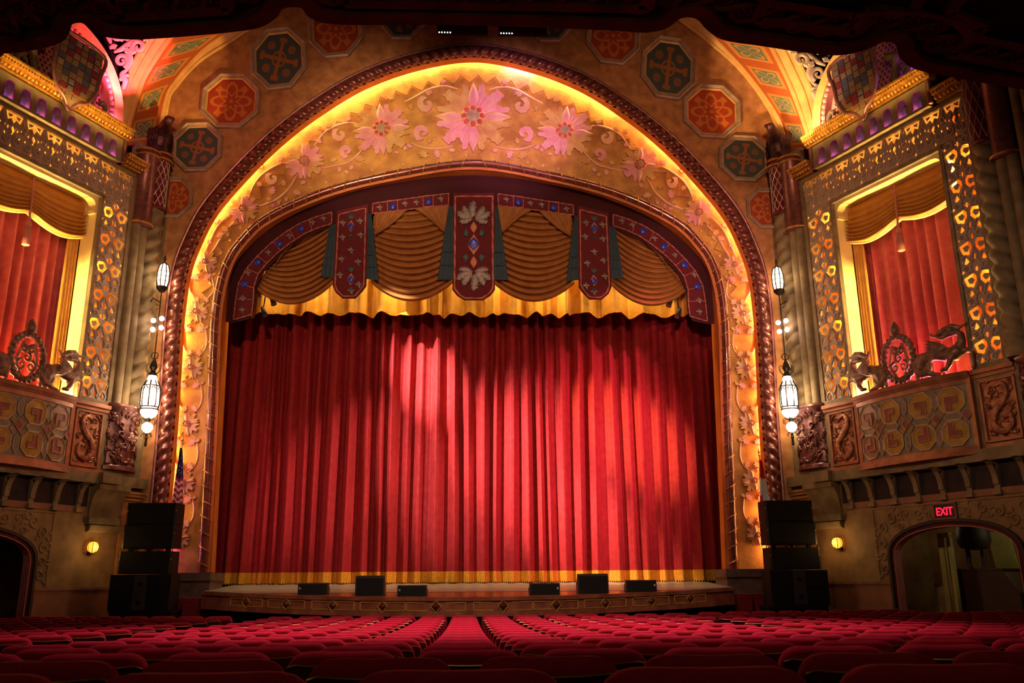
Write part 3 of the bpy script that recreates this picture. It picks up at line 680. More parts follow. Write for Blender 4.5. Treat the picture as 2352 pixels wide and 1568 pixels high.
for sg in (1, -1):
    b = band(([(856,467),(900,461),(944,455),(988,449),(1031,444)], [(855,490),(900,485),(944,480),(988,475),(1030,471)]), sg)
    for u, v in ((902,474),(984,463)):
        jewel(u, v, 9, sg, b); cordline([(u-12,v-13),(u+11,v-15),(u+11,v+10),(u-12,v+12)], sg, .014, VY-.055, True, parent=b)
    for u, v in ((872,477),(930,468),(956,465),(1012,457)): sprig(u, v, 9, sg, VY-.045, b)
    up = [(762,487),(725,498),(690,512),(655,533),(620,560),(590,589),(565,618),(548,650),(541,690),(536,734)]
    lo = [(762,513),(730,523),(700,536),(668,557),(638,580),(612,605),(592,630),(583,660),(582,690),(578,722)]
    b = band((up, lo), sg)
    for u, v in ((691,525),(641,560),(592,602),(561,652)): jewel(u, v, 9, sg, b)
    for t in (.16, .30, .42, .55, .66, .78, .88):
        i = t*(len(up)-1); k = int(i); a_, b_ = lerp2(up[k], up[k+1], i-k), lerp2(lo[k], lo[k+1], i-k)
        cordline([a_, b_], sg, .012, VY-.055, parent=b)
    for u, v in ((742,502),(717,511),(664,542),(616,580),(569,626),(557,685),(556,712)): sprig(u, v, 9, sg, VY-.045, b)
def banner(pts, sg, centre=False):
    g = MB(); P = [pxm(u, v, VY-.08, sg) for u, v in pts]; n = len(P)
    g.add(P+[p+Vector((0, .08, 0)) for p in P], [tuple(range(n))]+[(i, (i+1) % n, n+(i+1) % n, n+i) for i in range(n)])
    b = g.build('banner', 'maroon', VA, False)
    cx = sum(p[0] for p in pts)/n; cy = sum(p[1] for p in pts)/n
    k = .90 if centre else .86
    cordline([(cx+(u-cx)*k, cy+(v-cy)*(.955 if centre else .94)) for u, v in pts], sg, .03 if centre else .022, VY-.10, True, parent=b)
    return b
def flatleaf(u, v, poly, s, a, sg, parent, m, h=.03, Y=VY-.09, name='applique_leaf'):
    c = pxm(u, v, Y, 1); ca, sa = cos(a), sin(a); k = s*.0134
    g = MB(); g.pillow([(x*k, y*k) for x, y in poly], lambda x, y, hh: Vector((sg*(c.x+x*ca-y*sa), c.y-hh, c.z+x*sa+y*ca)), h)
    return g.build(name, m, parent)
ACAN = [(0,.05),(.12,.16),(.2,.14),(.26,.26),(.36,.2),(.44,.33),(.54,.24),(.64,.34),(.72,.22),(.82,.26),(.9,.12),(1,0),(.9,-.1),(.8,-.16),(.7,-.12),(.6,-.18),(.45,-.12),(.3,-.14),(.15,-.08)]
DROP = [(sin(t)*.5*(1+.0*cos(t))*abs(sin(t/2))**.6, -cos(t)) for t in [i*2*pi/16 for i in range(16)]]
OGEE = [(.5*sin(pi*t)**1.3, -1+2*t) for t in [i/8 for i in range(9)]]; OGEE += [(-x, y) for x, y in reversed(OGEE[1:-1])]
b = banner([(1041,443),(1136,443),(1137,664),(1126,678),(1110,688),(1066,688),(1050,678),(1039,664)], 1, True)
for s_, vy, fl in ((1, 500, 1), (-1, 628, -1)):
    flatleaf(1088, vy, [(x, y) for x, y in ACAN], 46, (pi/2)*s_, 1, b, 'silverleaf', .05)
    for q in (-1, 1):
        for aa, ss in ((.95, 42), (.42, 44), (-.25 if s_ > 0 else -.25, 36)):
            flatleaf(1088+q*2, vy+(2 if s_ > 0 else -2), ACAN if q*s_ < 0 else [(x, -y) for x, y in ACAN], ss, (aa*s_ if q > 0 else pi-aa*s_), 1, b, 'silverleaf', .045, VY-.1)
flatleaf(1088, 562, OGEE, 28, 0, 1, b, 'peach', .03, VY-.1); flatleaf(1088, 522, OGEE, 16, 0, 1, b, 'peach', .03); flatleaf(1088, 602, OGEE, 16, 0, 1, b, 'peach', .03)
flatleaf(1088, 560, [(x*1.5, y) for x, y in OGEE], 18, 0, 1, b, 'jewel', .05, VY-.115, 'jewel')
for q in (-1, 1):
    for vy in (535, 592):
        for k in range(3): flatleaf(1088+q*14, vy+(8 if vy < 560 else -8), leafpoly(1, .22, 5), 24-3*k, (pi/2+q*(-.25-.35*k))*(1 if vy < 560 else -1), 1, b, 'tealleaf', .03)
for sg in (1, -1):
    b = banner([(774,484),(846,468),(841,656),(832,668),(816,684),(786,684),(770,670),(764,656)], sg)
    for vy in (515, 637):
        flatleaf(806, vy+4, OGEE, 16, 0, sg, b, 'peach', .03); flatleaf(806, vy+5, [(x*1.4, y) for x, y in OGEE], 11, 0, sg, b, 'jewel', .045, VY-.105, 'jewel')
        for k in (-1, 0, 1): flatleaf(806, vy-12, leafpoly(1, .25, 5), 16, pi/2+.5*k, sg, b, 'tealleaf', .025)
        for k in (-1, 0, 1): flatleaf(806, vy+22, leafpoly(1, .25, 5), 10, -pi/2+.5*k, sg, b, 'tealleaf', .025)
    for u, v in ((787,512),(826,508),(786,545),(828,540),(806,575),(784,595),(822,602),(780,632),(824,654),(806,668)): sprig(u, v, 10, sg, VY-.085, b)
# swags
def swag(tl, tr, bl, br, sag, folds, sg, name='swag', topsag=0):
    g = MB()
    def f(a, b):
        l = lerp2(tl, bl, b); r = lerp2(tr, br, b); p = lerp2(l, r, a)
        y = p[1]+(topsag+(sag-topsag)*b**.9)*4*a*(1-a)
        w_ = b*folds; d = .17*(abs(sin(pi*w_))**.8)*(.35+.65*(4*a*(1-a))**.5)+.10*b*4*a*(1-a)
        return pxm(p[0], y, VY+.19-d, sg)
    g.grid(f, 28, folds*7+1); return g.build(name, 'ochrecloth', VA, True, 180)
def cascade(pts_top, pts_bot, sg, m, name, d=.03, n=5, Y=VY+.0):
    g = MB()
    def f(a, b):
        p = lerp2(lerp2(pts_top[0], pts_top[1], a), lerp2(pts_bot[0], pts_bot[1], a), b)
        return pxm(p[0], p[1], Y-d*abs(sin(a*n*pi))-.02*b, sg)
    g.grid(f, n*6+1, 8); return g.build(name, m, VA, True, 180)
for sg in (1, -1):
    swag((858,480),(1036,464),(852,650),(1040,650), 42, 14, sg, topsag=10)
    swag((640,570),(768,495),(586,664),(768,650), 42, 12, sg, topsag=6)
    # crossed side drapes over the swag
    for A_, B_, C_ in (((860,488),(938,480),(862,540)), ((948,478),(1034,472),(1020,534)), ((690,545),(645,585),(592,655))):
        g = MB()
        def f(a, b, A_=A_, B_=B_, C_=C_):
            p = lerp2(lerp2(A_, B_, a), C_, b*.97); return pxm(p[0], p[1]+10*sin(pi*b)*(a-.5), VY-.0-.05*abs(sin(a*4*pi))*(1-b*.5)-.03, sg)
        g.grid(f, 25, 12); g.build('side_drape', 'ochrecloth', VA, True, 180)
    for (t0, t1, b0, b1) in (((1030,473),(1042,473),(1005,642),(1044,642)), ((844,492),(853,490),(840,640),(870,644)), ((757,518),(772,514),(736,634),(768,638))):
        j = cascade((t0, t1), (b0, b1), sg, 'bluecloth', 'blue_jabot', .03, 3, VY-.04)
        for k in (.62, .80):
            p0, p1 = lerp2(t0, b0, k), lerp2(t1, b1, k); g = MB(); g.tube([pxm(*p0, VY-.07, sg), pxm(*lerp2(p0, p1, .5), VY-.09, sg), pxm(*p1, VY-.07, sg)], .03, 6); g.build('jabot_fold', 'bluecloth', j)
# ================================================================== side walls with the boxes
NEAR = {1: 'on the exit sign side', -1: 'on the striped flag side'}
def rectpoly(a, b, c, d): return [(a, b), (c, b), (c, d), (a, d)]
def tilemesh(side, outs, ext, extra=None, m='fret'):
    vs, fs = fill2d(outs, ext)
    g = MB(lambda p: WV(side, p.x, p.y, p.z)); g.add([Vector((v.x, v.z, v.y)) for v in vs], fs)
    if extra: extra(g)
    return g.mesh('fretwork_tile', m, True, 35)
def ctr(poly, k):
    cx = sum(p[0] for p in poly)/len(poly); cy = sum(p[1] for p in poly)/len(poly)
    return [(cx+(x-cx)*k, cy+(y-cy)*k) for x, y in poly]
def circ(cx, cy, r, n=8, a0=0): return [(cx+r*cos(a0+2*pi*i/n), cy+r*sin(a0+2*pi*i/n)) for i in range(n)]
def fret_side(side, flip):
    w, h = .47, .84; X = (lambda x: w-x) if flip else (lambda x: x)
    T = [(.03,.52),(.31,.60),(.42,.44),(.27,.23),(.10,.29)]
    H = [T, ctr(T, .46), [(.35,.68),(.45,.77),(.455,.58)], [(.12,.03),(.19,.19),(.26,.06),(.19,.012)], [(.36,.10),(.44,.26),(.455,.06)], [(.03,.12),(.09,.22),(.07,.05)], [(.04,.74),(.02,.62),(.09,.66)]]
    H = [[(X(x), y) for x, y in p] for p in H]
    def ex(g):
        fl = ((0, 1, 0), .8)
        def tb(pts, r): g.tube([Vector((X(x), .03, y)) for x, y in pts], [q*1.25 for q in r] if hasattr(r, '__len__') else r*1.25, 6, fl)
        tb(spiral(.19, .70, .115, .02, 1.3, 2.6, 18, -1), [.03-.001*i for i in range(18)])
        tb([(.28,.58),(.31,.66),(.27,.76),(.33,.82)], .022)
        tb([(.30,.0),(.38,.08),(.33,.17),(.42,.30),(.44,.40)], [.02,.026,.024,.02,.012])
        tb([(.10,.0),(.05,.10),(.11,.20),(.20,.24),(.28,.18),(.30,.06)], .02)
        tb([(.05,.52),(.02,.42),(.08,.28)], .018)
    return tilemesh(side, [rectpoly(0, 0, w, h)]+H, .012, ex)
def fret_top(side):
    w, h = .6155, 1.06
    T = [(.05,1.04),(.57,1.04),(.49,.80),(.38,.87),(.31,.74),(.24,.87),(.12,.80)]
    I1 = [(.13,.98),(.27,.98),(.23,.92),(.16,.88)]; I2 = [(.35,.98),(.49,.98),(.46,.88),(.39,.92)]
    H = [T, I1, I2, [(.31,.68),(.38,.56),(.31,.42),(.24,.56)], [(.02,.66),(.07,.72),(.08,.60)], [(.59,.66),(.54,.72),(.53,.60)], [(.13,.60),(.19,.66),(.18,.54)], [(.49,.60),(.43,.66),(.44,.54)],
         [(.05,.40),(.09,.46),(.11,.37)], [(.56,.40),(.52,.46),(.50,.37)], [(.28,.10),(.31,.2),(.34,.1)]]
    def ex(g):
        fl = ((0, 1, 0), .8)
        def tb(pts, r): g.tube([Vector((x, .03, y)) for x, y in pts], [q*1.25 for q in r] if hasattr(r, '__len__') else r*1.25, 6, fl)
        for q in (-1, 1):
            cx = .3078+q*.155
            tb(spiral(cx, .28, .125, .02, 1.35, pi/2+q*.4, 18, q), [.032-.001*i for i in range(18)])
            tb([(.3078+q*.03, .46), (.3078+q*.09, .60), (.3078+q*.05, .72), (.3078+q*.11, .80)], .022)
            tb([(.3078+q*.27, .95), (.3078+q*.31, .80), (.3078+q*.25, .70), (.3078+q*.30, .58)], .024)
            tb([(.3078+q*.02, .02), (.3078+q*.12, .08), (.3078+q*.26, .04)], .022)
    return tilemesh(side, [rectpoly(0, 0, w, h)]+H, .012, ex)
def wbox(g, s0, s1, n0, n1, z0, z1): return g.box((s0, n0, z0), (s1, n1, z1))
def arcpts(cx, cz, a, b, t0, t1, n): return [(cx+a*cos(t0+(t1-t0)*i/(n-1)), cz+b*sin(t0+(t1-t0)*i/(n-1))) for i in range(n)]
DC, DW, DH = 3.62, 1.82, 2.55      # doorway centre, half width, crown
def doorpoly(grow=0):
    return [(DC-DW-grow, -.8)]+[(DC-DW-grow, 1.75)]+[(DC-(DW+grow)*cos(t), 1.75+(DH+grow-1.75)*sin(t)**.85) for t in [i*pi/16 for i in range(1, 16)]]+[(DC+DW+grow, 1.75), (DC+DW+grow, -.8)]
BC_, BH = 3.1, 1.78
bow = lambda s: .14+.24*max(0, 1-((s-BC_)/BH)**2)
for side in (1, -1):
    loc = NEAR[side]; XF = lambda p, side=side: WP(side, p.x, p.y, p.z)
    def g_(): return MB(XF)
    def fr2(n0, sgn=1): return lambda x, y, h: Vector((x, n0+h, y))
    # ---------------- structure
    vs, fs = fill2d([rectpoly(-1.7, -.9, 7.6, 4.0), doorpoly()], .12)
    g = g_(); g.add([Vector((v.x, -.12+v.z, v.y)) for v in vs], fs)
    wl = struct(g.build('wall_right' if side > 0 else 'wall_left', 'dadowall', None, False), 'tan plaster side wall below the box ' + loc)
    g = g_(); wbox(g, -1.7, DC-DW-.02, 0, .05, 1.06, 1.13); wbox(g, DC+DW+.02, 7.6, 0, .05, 1.06, 1.13); wbox(g, -1.7, DC-DW-.02, 0, .02, -.9, 1.06); g.build('dado_rail', 'lippanel', wl, False)
    op = rectpoly(1.2, 6.1, 4.9, 11.98)
    vs, fs = fill2d([rectpoly(-.1, 5.6, 6.0, 13.3), op], .04)
    g = g_(); g.add([Vector((v.x, -.52+v.z, v.y)) for v in vs], fs); g.build('screen_backing', 'backing', wl, False)
    g = g_(); wbox(g, -1.75, .04, -.3, -.12, 3.9, 14.4); wbox(g, 5.86, 7.6, -.3, -.12, 3.9, 14.4); wbox(g, -.02, .03, -.5, -.05, 5.9, 13.3); wbox(g, 5.86, 5.9, -.5, -.05, 5.9, 13.3); wbox(g, -.1, 6, -.6, .0, 13.08, 13.2); g.build('pier_wall', 'boxstone', wl, False)
    # return wall between the rope moulding and the columns
    a, b = Vector((side*9.28, 26.02)), WP(side, -1.72, -.15, 0)
    g = MB(); g.add([(a.x, a.y, -.8), (b.x, b.y, -.8), (b.x, b.y, 14.6), (a.x, a.y, 14.6)], [(0,1,2,3)]); g.build('return_wall', 'goldplaster', wl, False)
    g = MB()
    for t in (.25, .62, .9):
        c = a.lerp(Vector((b.x, b.y)), t); g.tube([Vector((c.x-side*.01, c.y-.02, -.6)), Vector((c.x-side*.01, c.y-.02, 12.2))], .05, 8)
    g.build('return_moulding', 'orangeband', wl)
    # ---------------- box screen (fretwork)
    sc_ = thing('box_screen', 'pierced grey fretwork screen framing the curtained box ' + loc, 'screen', WP(side, 3.05, 0, 6))
    g = g_()
    for (s0, s1, z0, z1) in ((.03,.18,6.02,13.1),(5.72,5.87,6.02,13.1),(1.12,1.22,6.02,12.0),(4.88,4.98,6.02,12.0),(1.12,4.98,11.94,12.04),(.18,1.12,6.02,6.16),(4.98,5.72,6.02,6.16),(.03,5.87,13.06,13.16)): wbox(g, s0, s1, -.06, .06, z0, z1)
    g.build('screen_border', 'boxstone', sc_, False)
    tm = [fret_side(side, False), fret_side(side, True)]; tt = fret_top(side)
    for k in range(8):
        for c_, s0 in enumerate((.18, .65)):
            z0 = 6.16+k*.84
            if z0 > 12.0: continue
            put('fretwork_tile', tm[c_], sc_, WP(side, s0, 0, z0 if c_ == 0 else z0))
    for k in range(7):
        for c_, s0 in enumerate((4.97, 5.35)):
            q = put('fretwork_tile', tm[c_], sc_, WP(side, s0, -.001 if c_ else 0, 6.16+k*.84))
    for k in range(9): put('fretwork_tile', tt, sc_, WP(side, .18+k*.6155, .002, 12.02))
    # lamps behind the screen
    for z in (7.0, 8.6, 10.2, 11.8): 
        point(WP(side, .66, -.28, z), 34, (1, .52, .10), .05, 'screen_lamp'); point(WP(side, 5.42, -.28, z), 20, (1, .42, .09), .05, 'screen_lamp')
    for s in (1.6, 2.6, 3.6, 4.6): point(WP(side, s, -.28, 12.6), 34, (1, .52, .10), .05, 'screen_lamp')
    if side < 0: point(WP(side, .9, -.25, 6.5), 3, (.7, .2, 1), .05, 'screen_lamp')
    # ---------------- opening reveal
    rv = thing('box_opening', 'cream painted shouldered frame of the box opening ' + loc, 'frame', WP(side, 3.05, -.2, 6))
    g = g_(); wbox(g, 1.17, 1.24, -.55, -.06, 6.02, 11.5); g.build('jamb', 'cream', rv, False)
    g = g_(); wbox(g, 4.86, 4.93, -.55, -.06, 6.02, 11.5); g.build('jamb', 'cream', rv, False)
    g = g_(); wbox(g, 1.5, 4.6, -.55, -.06, 11.86, 11.94); g.build('head', 'cream', rv, False)
    sh = [(0,0),(.38,0),(.38,-.10),(.30,-.10)]+[(.30-.20*sin(t), -.10-.28*(1-cos(t))-.0) for t in [i*pi/2/6 for i in range(1, 7)]]+[(.14,-.40),(.14,-.50),(0,-.50)]
    for q in (0, 1):
        g = g_(); P = [((1.17+x) if not q else (4.93-x), 11.94+y) for x, y in sh]; g.prism(P, lambda x, y, h: Vector((x, h, y)), -.55, -.055); g.build('shoulder_bracket', 'cream', rv, False)
    # ---------------- box curtain
    cp = pleats(.9, 5.3, .26, .5, 31+side); cp2 = pleats(1.0, 5.2, .06, .13, 41+side)
    bc = thing('box_curtain', ('rose pink lit' if side > 0 else 'orange lit')+' red velvet curtain hanging in the box ' + loc, 'curtain', WP(side, 3.05, -.8, 6))
    g = g_(); g.grid(lambda a, b: (lambda s: Vector((s, -1.0+.26*cp(s)+.012*cp2(s), 5.9+5.9*b)))(1.0+4.1*a), 200, 8); g.build('curtain_cloth', 'boxcurtain', bc, True, 180)
    for s0, s1 in ((1.22, 1.62), (4.6, 4.92)):
        g = g_(); g.grid(lambda a, b: Vector((s0+(s1-s0)*a, -.62+.05*abs(sin(a*4*pi)), 5.95+5.6*b)), 40, 4); g.build('side_drape', 'boxswag', bc, True, 180)
    # ---------------- swag with tassel
    sw = thing('swag_drape', 'ochre satin swag with hanging cord and tassel in the box ' + loc, 'swag', WP(side, 3.05, -.5, 10.5))
    def swf(a, b):
        s = 1.22+3.7*a; zt = 11.9; m = a-.5; ed = 10.80+.02*cos(2*pi*m)
        lobe = abs(sin(2*pi*a)); zb = ed-.26*lobe**1.0*(1 if a < .5 else .9)
        d = .19*abs(sin(pi*8*b**1.5))**.9*(.12+.88*b)
        return Vector((s, -.52+d+.08*b*lobe, zt+(zb-zt)*b-.12*b*(1-b)*lobe))
    g = g_(); g.grid(swf, 60, 64); g.build('swag_cloth', 'boxswag', sw, True, 180)
    g = g_(); g.tube([Vector((1.22+3.7*t, swf(t, 1).y+.01, swf(t, 1).z)) for t in [i/60 for i in range(61)]], .035, 6); g.build('swag_hem', 'cream', sw)
    g = g_(); g.tube([Vector((3.07, -.40, 11.86)), Vector((3.07, -.36, 11.2)), Vector((3.07, -.34, 10.66))], .028, 6); g.build('cord', 'cordpink', sw)
    g = g_(); g.lathe([(.02,.0),(.05,-.05),(.03,-.12),(.07,-.18),(.075,-.26),(.05,-.30),(.085,-.34),(.10,-.82),(.07,-.84)], (3.07, -.34, 10.68), 14); g.build('tassel', 'cordpink', sw)
    # box back wall
    g = g_(); wbox(g, .6, 5.4, -1.6, -1.5, 5.6, 12.4); wbox(g, .6, 5.4, -1.6, -.5, 5.6, 5.7); wbox(g, .6, 5.4, -1.6, -.5, 12.2, 12.4); g.build('box_recess', 'maroondark', wl, False)
    area(WP(side, 4.82, -.30, 9.0), WP(side, 1.3, -.30, 9.2), 60, (1, .74, .24), .2, 5.4, 'reveal_strip', 22)
    area(WP(side, 1.28, -.30, 9.0), WP(side, 4.8, -.30, 9.2), 12, (1, .74, .24), .2, 5.4, 'reveal_strip', 22)
    area(WP(side, 3.05, -.26, 6.2), WP(side, 3.05, -.30, 11.9), 60, (1, .72, .24), 3.2, .12, 'head_strip', 26, WV(side, 1, 0, 0))
    # footlights on the box floor behind the parapet
    for s, n, pw, col in [(1.5, -.12, 40, (1,.72,.22)), (4.5, -.15, 16, (1,.66,.22)), (1.95, -.5, 16, (.55,.10,1) if side > 0 else (.8,.1,.5)), (2.6, -.45, 22, (1,.16,.34) if side > 0 else (1,.30,.14)), (3.2, -.45, 26, (1,.20,.34) if side > 0 else (1,.24,.09)), (3.8, -.45, 24, (1,.16,.26) if side > 0 else (1,.28,.12)), (4.4, -.5, 14, (1,.05,.08))]:
        point(WP(side, s, n, 6.05), pw*(3.4 if n < -.3 else 1.6), col, .05, 'box_footlight')
    # ---------------- balcony parapet
    bp = thing('box_parapet', 'carved and tiled box balcony front under the curtained opening ' + loc, 'parapet', WP(side, 3.1, .2, 4))
    g = g_(); wbox(g, -1.25, 6.9, -.6, .06, 4.12, 6.0); g.build('parapet_wall', 'boxstone', bp, False)
    NS = 24
    def bowband(g, z0, z1, o0, o1, s0=BC_-BH, s1=BC_+BH):
        def f(a, b):
            s = s0+(s1-s0)*a; pr = [(0, z0), (o0, z0), (o1, z1), (0, z1)]
            o, z = pr[int(b*3+.5)]; return Vector((s, (bow(s) if o else 0.0)+o, z))
        g.grid(f, NS, 4)
        for s in (s0, s1): g.add([Vector((s, 0, z0)), Vector((s, bow(s)+o0, z0)), Vector((s, bow(s)+o1, z1)), Vector((s, 0, z1))], [(0,1,2,3)])
    g = g_(); g.grid(lambda a, b: Vector((BC_-BH+2*BH*a, bow(BC_-BH+2*BH*a), 4.1+1.8*b)), NS, 2)
    for s in (BC_-BH, BC_+BH): g.add([Vector((s, 0, 4.1)), Vector((s, bow(s), 4.1)), Vector((s, bow(s), 5.9)), Vector((s, 0, 5.9))], [(0,1,2,3)])
    pn = g.build('centre_panel', 'tilegrey', bp)
    g = g_(); bowband(g, 5.93, 6.03, .10, .13); bowband(g, 5.86, 5.93, .05, .08); bowband(g, 5.74, 5.86, .03, .03); g.build('centre_coping', 'coping', bp, False)
    g = g_(); bowband(g, 4.02, 4.12, .12, .10); bowband(g, 4.12, 4.24, .05, .03); g.build('centre_sill', 'coping', bp, False)
    for s in (BC_-BH+.05, BC_+BH-.05):
        g = g_(); wbox(g, s-.06, s+.06, 0, bow(s)+.035, 4.1, 5.9); g.build('panel_stile', 'coping', bp, False)
    # geometric tiles on the bowed panel
    cols = [BC_-1.28, BC_-.46, BC_+.46, BC_+1.28]; zm = 4.99; rows = [zm+.40, zm-.40]
    def tile(P, m, h, nm='tile'):
        g = g_(); g.prism(P, lambda x, y, hh: Vector((x, bow(x)+hh, y)), 0, h); o = g.build(nm, m, pn, False); return o
    def rim(P, r=.018, h=.03):
        g = g_(); g.tube([Vector((x, bow(x)+h, y)) for x, y in P], r, 4, closed=True); g.build('tile_rim', 'grout', pn)
    for i, cx in enumerate(cols):
        q = 1 if i % 2 == 0 else -1
        for j, cz in enumerate(rows):
            P = [(cx+.34*cos(pi/8+k*pi/4), cz+.34*sin(pi/8+k*pi/4)) for k in range(8)]; tile(P, 'tileyellow' if i > 0 else 'tiletan', .022); rim(P)
            d = -1 if j == 0 else 1
            Lp = [(cx-q*.14, cz-d*.10), (cx+q*.16, cz-d*.10), (cx+q*.16, cz+d*.24), (cx+q*.02, cz+d*.24), (cx+q*.02, cz+d*.06), (cx-q*.14, cz+d*.06)]
            tile(Lp, 'tilered', .045); rim(Lp, .014, .05)
        P = [(cx-.24, zm), (cx-.13, zm+.11), (cx+.13, zm+.11), (cx+.24, zm), (cx+.13, zm-.11), (cx-.13, zm-.11)]; tile(P, 'tilegrey', .03); rim(P)
    for cx in [BC_-1.60, BC_-.87, BC_, BC_+.87, BC_+1.60]:
        P = [(cx-.11, zm), (cx, zm+.13), (cx+.11, zm), (cx, zm-.13)]; tile(P, 'tilered' if cx != BC_ else 'tilered', .04); rim(P, .012, .045)
        if abs(cx-BC_) < 1.2:
            for d in (-1, 1):
                P = [(cx, zm+d*.22), (cx+.075, zm+d*.34), (cx+.075, zm+d*.56), (cx, zm+d*.70), (cx-.075, zm+d*.56), (cx-.075, zm+d*.34)]; tile(P, 'tilegrey', .026); rim(P, .014)
                for e in (-1, 1):
                    P = [(cx+e*.13, zm+d*.02), (cx+e*.21, zm+d*.11), (cx+e*.11, zm+d*.24), (cx+e*.03, zm+d*.14)]; tile(P, 'tiletan', .02); rim(P, .013)
    # carved side panels
    def carved(s0, s1, z0, z1, n0, seed, nm='dragon_panel'):
        g = g_(); wbox(g, s0, s1, 0, n0, z0, z1); o = g.build(nm, 'reliefgilt', bp, False)
        g = g_()
        for (a, b, c, d) in ((s0, s1, z1-.05, z1), (s0, s1, z0, z0+.05), (s0, s0+.05, z0, z1), (s1-.05, s1, z0, z1)): wbox(g, a, b, n0, n0+.05, c, d)
        g.build('panel_frame', 'coping', o, False)
        w, h, c, zc = s1-s0, z1-z0, (s0+s1)/2, (z0+z1)/2; r = random.Random(seed); g = g_()
        P = catmull([(c-.10*w, zc+.36*h), (c+.12*w, zc+.40*h), (c+.22*w, zc+.28*h), (c+.08*w, zc+.10*h), (c-.18*w, zc-.06*h), (c-.22*w, zc-.24*h), (c+.02*w, zc-.36*h), (c+.26*w, zc-.26*h), (c+.24*w, zc-.12*h), (c+.1*w, zc-.14*h)], 6)
        g.tube([Vector((p.x, n0+.02, p.y)) for p in [Vector((q[0], q[1])) for q in P]], [.025+.075*sin(pi*i/(len(P)-1))**.8*w/.9 for i in range(len(P))], 8, ((0,1,0), .7), prof=lambda i, a: 1+.12*cos(i*2.1))
        for (x, z, r0) in ((-.18, .33, .11), (.28, .05, .09), (-.32, -.36, .09), (.33, -.38, .07), (-.33, .08, .08), (.34, .40, .07)):
            g.tube([Vector((x_, n0+.015, y_)) for x_, y_ in spiral(c+x*w, zc+z*h, r0*w, .015, 1.4, r.uniform(0, 6), 16, r.choice((1, -1)))], [.03-.001*k for k in range(16)], 6)
        for k in range(26):
            x, z, a = r.uniform(-.42, .42), r.uniform(-.44, .44), r.uniform(0, 6.28); L = r.uniform(.10, .2); ca, sa = cos(a), sin(a)
            g.pillow(leafpoly(L, L*.25, 4), lambda x_, y_, hh: Vector((c+x*w+x_*ca-y_*sa, n0+hh, zc+z*h+x_*sa+y_*ca)), .045)
        g.build('dragon_relief', 'reliefgilt', o)
    carved(.28, 1.2, 4.26, 5.78, .07, 5); carved(5.02, 5.94, 4.26, 5.74, .07, 6)
    for s0, s1 in ((.1, BC_-BH), (BC_+BH, 5.98)):
        g = g_(); g.prism([(0,5.82),(.10,5.82),(.10,5.92),(.16,5.92),(.16,6.02),(0,6.02)], lambda x, y, h: Vector((h, x, y)), s0, s1); g.build('side_coping', 'coping', bp, False)
        g = g_(); wbox(g, s0, s1, 0, .10, 4.10, 4.22); g.build('side_sill', 'coping', bp, False)
    # foliage piers
    def pier(s0, s1, nm):
        c = (s0+s1)/2; w = s1-s0
        g = g_(); g.lathe([(.62, 0), (.62, .10), (.52, .18), (.52, 1.62), (.60, 1.70), (.64, 1.80), (.60, 1.86)], (0,0,0), 16); k = w/1.2
        base = lambda p: Vector((c+p.x*k, -.02+p.y*.5*k, 4.28+p.z)); g.v = [base(p) for p in g.v]; o = g.build(nm, 'foliage', bp, True, 30)
        r = random.Random(int(c*100)+9); g = g_()
        for k_ in range(90):
            a = r.uniform(-.15, pi+.15); z = 4.5+r.random()*1.36; R_ = .50*w/1.2
            cx, cn = c+R_*cos(a)*1.02, -.02+.5*R_*sin(a)*1.02; d = r.uniform(0, 6.28); L = r.uniform(.18, .32); tx, tn = -sin(a), .5*cos(a); nx, nn = cos(a), sin(a)
            cd, sd = cos(d), sin(d)
            g.pillow(leafpoly(L, L*.3, 4), lambda x, y, hh: (lambda u_, v_: Vector((cx+tx*u_+nx*hh, cn+tn*u_+nn*hh, z+v_)))(x*cd-y*sd, x*sd+y*cd), .06)
            if k_ % 3 == 0: g.tube([Vector((cx+tx*(x_), cn+tn*x_+.04, z+y_)) for x_, y_ in spiral(0, 0, .09, .02, 1.2, d, 12)], [.03-.0015*j for j in range(12)], 5)
        g.build('foliage_relief', 'foliage', o)['kind'] = 'stuff'
    pier(-1.1, .14, 'foliage_pier')
    if side > 0: pier(5.98, 7.3, 'foliage_pier')
    # ledge, brackets, corbel
    lg = thing('box_ledge', 'projecting stone ledge on curved brackets under the box ' + loc, 'ledge', WP(side, 3, .1, 3.2))
    g = g_(); wbox(g, -1.45, 7.2, -.1, .26, 3.84, 4.12); wbox(g, -.3, .35, -.1, .42, 3.86, 4.14); g.build('ledge_slab', 'boxstone', lg, False)
    g = g_(); wbox(g, .5, 7.0, -.05, .03, 3.06, 3.22); g.build('lower_string', 'lippanel', lg, False)
    prof = [(0,3.84),(.40,3.84)]+[(.40-.34*sin(t), 3.84-.60*(1-cos(t))) for t in [i*pi/2/7 for i in range(1, 8)]]+[(.06,3.14),(0,3.14)]
    web = [(.09,3.76),(.30,3.76)]+[(.30-.20*sin(t), 3.76-.46*(1-cos(t))) for t in [i*pi/2/6 for i in range(1, 7)]]+[(.09,3.30)]
    bvs, bfs = fill2d([prof, web], .07)
    for k in range(8):
        s = .72+k*.728; g = g_(); g.add([Vector((s+v.z, v.x, v.y)) for v in bvs], bfs)
        wbox(g, s-.10, s+.10, 0, .12, 3.06, 3.16); g.build('bracket', 'boxstone', lg, False)
    g = g_(); wbox(g, .4, 6.6, 0, .012, 3.22, 3.84); g.build('bracket_ground', 'soffitdark', lg, False)
    g = g_(); cpz = [(0,3.84),(.34,3.84),(.34,3.70)]+[(.34-.28*sin(t), 3.70-.75*(1-cos(t))) for t in [i*pi/2/8 for i in range(1, 9)]]+[(.10,2.95),(.10,2.80),(.16,2.74),(.12,2.60),(0,2.55)]; m_ = len(cpz)
